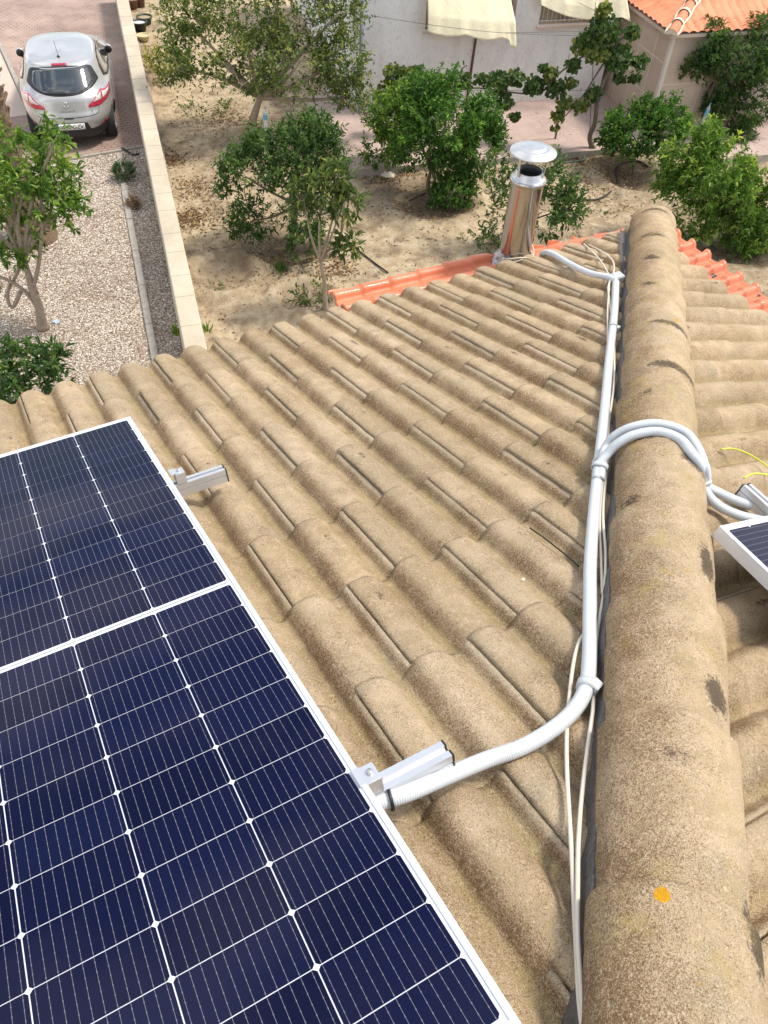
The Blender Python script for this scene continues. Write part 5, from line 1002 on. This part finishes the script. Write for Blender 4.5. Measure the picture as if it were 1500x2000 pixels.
# pots and crate beside the wall
def pot(px, py, r_, h, mat, label, fill=None, white=False):
    c = G(px, py, .0); root = empty('plant_pot', c, label, 'pot', 'pots and tubs stacked behind the wall'); b = MB(); b.lathe(c, [(0, 0), (r_*.72, 0), (r_*.96, h*.88), (r_*1.06, h*.88), (r_*1.06, h), (r_*.93, h), (r_*.9, h*.8)], 28); b.build('tub', mat, root, c)
    b = MB(); b.lathe(c, [(r_*.91, h*.8), (0, h*.82)], 24); b.build('fill', fill or M['soil'], root, c)
gp_ = simple('green_pot', (.02, .06, .035), .45); kp = simple('dark_pot', (.02, .025, .025), .4); bpn = simple('brown_pot', (.16, .08, .06), .6)
pot(259, 18, .19, .26, bpn, 'brown round pot at the far end of the wall'); pot(274, 60, .20, .22, kp, 'dark round tub behind the wall, near the pale bowl', simple('white_fill', (.6, .62, .64), .5)); pot(284, 48, .20, .2, gp_, 'dark green tub behind the wall, tucked beside the dark tub')
pot(281, 78, .16, .12, simple('pale_bowl', (.58, .52, .32), .6), 'pale yellow bowl, nearest of the pots behind the wall', simple('bowl_fill', (.50, .45, .26), .7)); pot(276, 14, .13, .25, bpn, 'small brown pot right of the brown round pot')

# ================================================================== silver hatchback
def rrect(n): return n
car_scale = 1.0
cw = (G(75, 268)+G(222, 260))/2
cfw = np.array([math.cos(R(76)), math.sin(R(76)), 0]); clt = np.array([cfw[1], -cfw[0], 0])   # clt to the car's right-hand side
rear0 = G(151, 297, .02); 
car = empty('parked_car', (0, 0, 0), 'silver hatchback parked on the red stamped driveway', 'car')
car.matrix_world = Matrix(((clt[0], cfw[0], 0, rear0[0]), (clt[1], cfw[1], 0, rear0[1]), (0, 0, 1, ZG+.02), (0, 0, 0, 1)))@Matrix.Scale(car_scale, 4)
t = NT('silver_paint'); M['paint'] = t.fin(t.mix(t.noise(3, 3), (.44, .435, .415), (.50, .49, .475)), .32, None, Metallic=.5, Coat_Weight=.8, Coat_Roughness=.05)
M['trim'] = simple('black_trim', (.015, .015, .017), .5, var=.2); M['carglass'] = NT('car_glass').fin((.03, .038, .04), .04, None, Coat_Weight=1., Specular_IOR_Level=.8)
M['red'] = NT('red_lens').fin((.42, .010, .035), .15, None, Coat_Weight=1.); M['clear'] = NT('clear_lens').fin((.62, .55, .50), .15, None, Coat_Weight=1.)
M['chrome'] = simple('chrome', (.75, .75, .76), .12, 1., var=.05); M['rubber'] = simple('rubber', (.02, .02, .02), .8)
# rings: z at sides, half width, rear y (at centre), front y, exponent, crown (z lift towards centre line)
RG = [(.22, .80, .10, 4.12, 3.2, 0), (.30, .865, .035, 4.22, 3.3, 0), (.42, .893, .0, 4.28, 3.3, 0), (.55, .902, -.005, 4.29, 3.8, 0), (.66, .902, .02, 4.27, 4.0, 0), (.74, .900, .05, 4.22, 4.0, .0), (.84, .890, .075, 4.0, 4.0, 0), (.93, .872, .10, 3.6, 3.9, .0), (.985, .842, .135, 3.33, 3.6, .0), (1.03, .812, .175, 3.20, 3.4, 0), (1.12, .768, .265, 2.98, 3.2, 0), (1.22, .725, .385, 2.75, 3.2, 0), (1.31, .685, .50, 2.60, 3.2, .01), (1.375, .650, .58, 2.48, 3.2, .012), (1.405, .61, .63, 2.40, 3.2, .018), (1.42, .54, .72, 2.28, 3.1, .022), (1.43, .42, .88, 2.10, 3.0, .026), (1.432, .18, 1.2, 1.75, 3.0, .028)]
def smooth_rings(R_, n):
    A = np.array(R_); k = np.arange(len(A)); kk = np.linspace(0, len(A)-1, n); P = np.vstack([2*A[0]-A[1], A, 2*A[-1]-A[-2]]); o_ = []
    for q in kk:
        i = min(int(q), len(A)-2); t_ = q-i; a, b_, c, d = P[i], P[i+1], P[i+2], P[i+3]; o_.append(.5*((2*b_)+(-a+c)*t_+(2*a-5*b_+4*c-d)*t_**2+(-a+3*b_-3*c+d)*t_**3))
    return np.array(o_)
RR = smooth_rings(RG, 86); nphi = 144; ph = np.linspace(0, 2*np.pi, nphi, endpoint=False); V = []
for (z, hw, yr, yf, ex, cr_) in RR:
    c, s = np.cos(ph), np.sin(ph); x = hw*np.sign(c)*np.abs(c)**(2/ex); yc = (yr+yf)/2; hl = (yf-yr)/2; y = yc+hl*np.sign(s)*np.abs(s)**(2/(ex*.92))
    taper = 1-.10*np.clip((y-3.0)/1.3, 0, 1)**2-.055*np.clip((1.0-y)/1.0, 0, 1)**1.6; x = x*taper
    zz = z+cr_*(1-(x/hw)**2)-.05*np.clip((y-1.9)/.9, 0, 1)*(z > 1.25)-.03*np.clip((1.2-y)/.6, 0, 1)*(z > 1.36)
    zz = zz-.22*np.clip((y-3.2)/1.0, 0, 1)**1.5*(z > .8)*(z < 1.06)*1.0
    V += list(np.stack([x, y, zz], 1))
V = np.array(V); F = [(i*nphi+j, i*nphi+(j+1) % nphi, (i+1)*nphi+(j+1) % nphi, (i+1)*nphi+j) for i in range(len(RR)-1) for j in range(nphi)]+[tuple((len(RR)-1)*nphi+j for j in range(nphi))]
# wheel arches: push faces near the wheels out of the way (dark liner shows)
WC = [(.80, .72), (.80, 3.36)]; keepF = []
for f in F:
    c = V[list(f)].mean(0)
    if c[2] < .67 and any(math.hypot(c[1]-wy, c[2]-.31) < .355 for _, wy in WC) and abs(c[0]) > .6: continue
    keepF.append(f)
me = raw_mesh('body', V, keepF, M['paint']); body = link('body', me, car)
bvh = BVHTree.FromPolygons([Vector(v) for v in V], F)
def inpoly(x, y, P):
    c = False; n = len(P)
    for i in range(n):
        x1, y1 = P[i]; x2, y2 = P[(i+1) % n]
        if (y1 > y) != (y2 > y) and x < (x2-x1)*(y-y1)/(y2-y1)+x1: c = not c
    return c
def patch(name, poly, axis, mat, offs=.004, step=.022, sub=None, parent=None, sm=True, zt=None):
    """outline (a, z) pressed onto the body along axis ('rear': a=x seen from behind, 'left'/'right': a=y, 'top': (x, y))"""
    P = []
    for i in range(len(poly)):
        a, b_ = np.array(poly[i]), np.array(poly[(i+1) % len(poly)]); m_ = max(1, int(np.linalg.norm(b_-a)/step)); P += [tuple(a+(b_-a)*k/m_) for k in range(m_)]
    x0, x1 = min(p[0] for p in P), max(p[0] for p in P); y0, y1 = min(p[1] for p in P), max(p[1] for p in P)
    pts = [Vector(p) for p in P]; nb = len(pts)
    for gx_ in np.arange(x0, x1, step):
        for gy_ in np.arange(y0, y1, step):
            if inpoly(gx_, gy_, P) and min((gx_-p[0])**2+(gy_-p[1])**2 for p in P) > (step*.45)**2: pts.append(Vector((gx_, gy_)))
    r_ = geometry.delaunay_2d_cdt(pts, [(i, (i+1) % nb) for i in range(nb)], [], 1, 1e-6); vv, ff = r_[0], r_[2]; VV = []
    for p in vv:
        if axis == 'rear': o_, d = Vector((p.x, -2, p.y)), Vector((0, 1, 0))
        elif axis == 'top': o_, d = Vector((p.x, p.y, 3)), Vector((0, 0, -1))
        elif axis == 'front': o_, d = Vector((p.x, 6, p.y)), Vector((0, -1, 0))
        else: sg = -1 if axis == 'left' else 1; o_, d = Vector((sg*2, p.x, p.y)), Vector((-sg, 0, 0))
        loc, nr, _, _ = bvh.ray_cast(o_, d)
        if loc is None: loc = o_+d*2.5; nr = -d
        if nr.dot(d) > 0: nr = -nr
        VV.append(tuple(loc+nr*offs))
    me = raw_mesh(name, np.array(VV), [tuple(f) for f in ff if len(f) >= 3], mat, smooth=sm)
    bm = bmesh.new(); bm.from_mesh(me); bmesh.ops.recalc_face_normals(bm, faces=bm.faces); bm.to_mesh(me); bm.free()
    ob = link(name, me, parent or car); md = ob.modifiers.new('t', 'SOLIDIFY'); md.thickness = .003; md.offset = -1; return ob
def mir(P): return [(-x, y) for x, y in P][::-1]
def curve(P, n=6): 
    return [tuple(q[:2]) for q in spline([(x, y, 0) for x, y in P], .03)]
bot = curve([(-.66, 1.11), (-.47, 1.045), (-.22, 1.005), (0, .995), (.22, 1.005), (.47, 1.045), (.66, 1.11)]); topc = curve([(.575, 1.30), (.50, 1.345), (.25, 1.368), (0, 1.374), (-.25, 1.368), (-.50, 1.345), (-.575, 1.30)])
rw = patch('rear_window', bot+[(.655, 1.14)]+topc+[(-.655, 1.14)], 'rear', M['trim'], .004)
ib = curve([(-.52, 1.115), (-.4, 1.06), (-.2, 1.03), (0, 1.022), (.2, 1.03), (.4, 1.06), (.52, 1.115)]); it = curve([(.50, 1.29), (.4, 1.33), (0, 1.35), (-.4, 1.33), (-.50, 1.29)])
patch('pane', ib+[(.55, 1.16)]+it+[(-.55, 1.16)], 'rear', M['carglass'], .0075, parent=rw)
patch('wiper', [(-.35, 1.035), (.04, 1.015), (.05, 1.04), (.0, 1.06), (-.34, 1.05)], 'rear', M['rubber'], .016, parent=rw)
patch('brake_light', [(-.14, 1.380), (.14, 1.380), (.14, 1.402), (-.14, 1.402)], 'rear', M['red'], .012)
for sg in (1, -1):
    f_ = (lambda P: P) if sg == 1 else mir
    tl = patch('tail_light', f_([(.40, .795), (.60, .785), (.76, .81), (.835, .84), (.835, .955), (.75, .965), (.66, 1.0), (.61, .965), (.51, .895), (.41, .84)]), 'rear', M['red'], .006)
    patch('clear_lens', f_([(.50, .868), (.655, .868), (.658, .972), (.635, .962)]), 'rear', M['clear'], .011, parent=tl)
    patch('clear_lens', f_([(.680, .868), (.79, .885), (.815, .905), (.81, .935), (.74, .945), (.682, .968)]), 'rear', M['clear'], .011, parent=tl)
    sd_ = 'right' if sg == 1 else 'left'
    sw = patch('side_window', [(.90, 1.07), (1.20, .985), (1.6, .960), (2.75, .935), (2.83, .955), (2.42, 1.235), (2.1, 1.325), (1.5, 1.345), (1.18, 1.31), (.98, 1.20)], sd_, M['trim'], .004)
    patch('pane', [(1.72, .985), (2.66, .965), (2.33, 1.215), (2.06, 1.295), (1.72, 1.31)], sd_, M['carglass'], .007, parent=sw); patch('pane', [(1.05, 1.05), (1.25, 1.0), (1.66, .985), (1.66, 1.31), (1.3, 1.30), (1.10, 1.22)], sd_, M['carglass'], .007, parent=sw)
    patch('door_handle', [(1.18, .865), (1.36, .865), (1.36, .89), (1.18, .89)], sd_, M['paint'], .022); patch('door_handle', [(2.10, .845), (2.30, .845), (2.30, .87), (2.10, .87)], sd_, M['paint'], .022)
    patch('door_seam', [(1.66, .35), (1.672, .35), (1.692, .95), (1.68, .95)], sd_, M['trim'], .002); patch('door_seam', [(.98, .66), (.99, .655), (1.10, .95), (1.09, .955)], sd_, M['trim'], .002)
    patch('reflector', f_([(.56, .44), (.72, .46), (.72, .485), (.56, .465)]), 'rear', M['red'], .009)
    mb = MB(); P0 = np.array([sg*.80, 2.55, 1.0]); mb.lathe(P0+np.array([sg*.085, -.05, 0]), [(0, 0), (.055, .006), (.078, .045), (.075, .10), (.05, .14), (0, .15)], 20, axis=(0, 1, 0)); mr = mb.build('door_mirror', M['paint'], car)
    mb = MB(); mb.lathe(P0+np.array([sg*.085, -.053, 0]), [(0, 0), (.072, .0), (.075, .008)], 20, axis=(0, 1, 0)); mb.box(P0+np.array([-sg*.09, -.02, -.035]), (sg*.12, 0, 0), (0, .05, 0), (0, 0, .03)); mb.build('mirror_glass', M['trim'], mr)
# bumper lower, boot seams, plate, badge, lettering, handle, antenna, wheels
patch('lower_bumper', [(-.70, .23), (.70, .23), (.76, .36), (.74, .46), (.60, .43), (.37, .42), (.32, .56), (-.32, .56), (-.37, .42), (-.60, .43), (-.74, .46), (-.76, .36)], 'rear', M['trim'], .008)
seam = [(-.60, .80), (-.575, .70), (-.53, .665), (-.40, .65), (0, .64), (.40, .65), (.53, .665), (.575, .70), (.60, .80)]; cs_ = curve(seam); patch('boot_seam', cs_+[(x, y+.011) for x, y in cs_[::-1]], 'rear', M['trim'], .002)
patch('boot_handle', [(-.09, .625), (.09, .625), (.08, .652), (-.08, .652)], 'rear', M['trim'], .006)
pl = patch('number_plate', [(-.262, .44), (.262, .44), (.262, .55), (-.262, .55)], 'rear', simple('plate_white', (.80, .80, .78), .4, var=.03), .016, step=.05)
patch('plate_frame', [(-.275, .427), (.275, .427), (.275, .563), (-.275, .563)], 'rear', M['trim'], .0105, step=.05)
patch('plate_band', [(-.262, .44), (-.222, .44), (-.222, .55), (-.262, .55)], 'rear', simple('plate_blue', (.01, .05, .35), .4), .0185, step=.05, parent=pl)
def text_part(name, body_, size, mat, a0, z0, width, offs, parent, ext=.0015, wide=1.):
    cu = bpy.data.curves.new(name, 'FONT'); cu.body = body_; cu.size = size; cu.extrude = 0; cu.resolution_u = 3; to = bpy.data.objects.new(name, cu); COL.objects.link(to); dg = bpy.context.evaluated_depsgraph_get(); me = bpy.data.meshes.new_from_object(to.evaluated_get(dg)); bpy.data.objects.remove(to); bpy.data.curves.remove(cu)
    co = np.array([v.co[:] for v in me.vertices]); mn, mx_ = co.min(0), co.max(0); k = width/(mx_[0]-mn[0]); 
    for v in me.vertices:
        a = a0+(v.co.x-mn[0])*k; z = z0+(v.co.y-mn[1])*(size/ (mx_[1]-mn[1]))
        loc, nr, _, _ = bvh.ray_cast(Vector((a, -2, z)), Vector((0, 1, 0))); v.co = (a, loc.y-offs, z)
    me.materials.clear(); me.materials.append(mat); ob = link(name, me, parent); md = ob.modifiers.new('t', 'SOLIDIFY'); md.thickness = .002; return ob
text_part('plate_lettering', '0050 GZV', .078, M['trim'], -.205, .457, .445, .0225, pl)
text_part('boot_lettering', 'MEGANE', .024, M['chrome'], -.14, .745, .28, .006, car); text_part('boot_lettering', 'dCi', .020, M['chrome'], .40, .715, .07, .006, car)
bd = MB(); 
for (a, b_) in (((0, .062), (.044, 0)), ((.044, 0), (0, -.062)), ((0, -.062), (-.044, 0)), ((-.044, 0), (0, .062))):
    y0 = bvh.ray_cast(Vector((0, -2, .865)), Vector((0, 1, 0)))[0].y-.012; bd.tube([(a[0], y0, .865+a[1]), (b_[0], y0, .865+b_[1])], .0095, 6)
bd.build('badge', M['chrome'], car)
zr = bvh.ray_cast(Vector((0, .88, 3)), Vector((0, 0, -1)))[0].z; b = MB(); b.lathe((0, .88, zr-.004), [(.032, 0), (.028, .015), (.012, .035), (0, .038)], 14); b.tube([(0, .88, zr+.03), (0, .70, zr+.34)], .0035, 6); b.build('aerial', M['rubber'], car)
patch('windscreen', [(-.60, 1.9), (.60, 1.9)], 'top', M['carglass']) if False else patch('windscreen', [(-.55, 2.42), (.55, 2.42), (.66, 2.75), (.70, 3.12), (.4, 3.22), (0, 3.26), (-.4, 3.22), (-.70, 3.12), (-.66, 2.75)], 'top', M['carglass'], .005)
for sg in (1, -1):
    patch('headlight', [(sg*.50, .66), (sg*.78, .68), (sg*.80, .78), (sg*.62, .76)] if sg == 1 else [(-.50, .66), (-.62, .76), (-.80, .78), (-.78, .68)], 'front', M['clear'], .006)
    for wy in (.72, 3.36):
        wc = np.array([sg*.715, wy, .31]); wh_ = MB(); wh_.lathe(wc, [(.20, -.1*sg), (.29, -.1*sg), (.312, -.07*sg), (.312, .07*sg), (.29, .105*sg), (.205, .105*sg)], 40, axis=(1, 0, 0)); wo_ = wh_.build('wheel', M['rubber'], car)
        ri = MB(); ri.lathe(wc, [(.205, .10*sg), (.19, .07*sg), (.06, .06*sg), (0, .07*sg)], 30, axis=(1, 0, 0)); ri.build('rim', M['alu'], wo_)
ub = MB(); ub.box((-.60, .30, .18), (1.20, 0, 0), (0, 3.7, 0), (0, 0, .26)); ub.box((-.66, .25, .46), (1.32, 0, 0), (0, 3.5, 0), (0, 0, .20)); ub.build('underbody', M['rubber'], car)
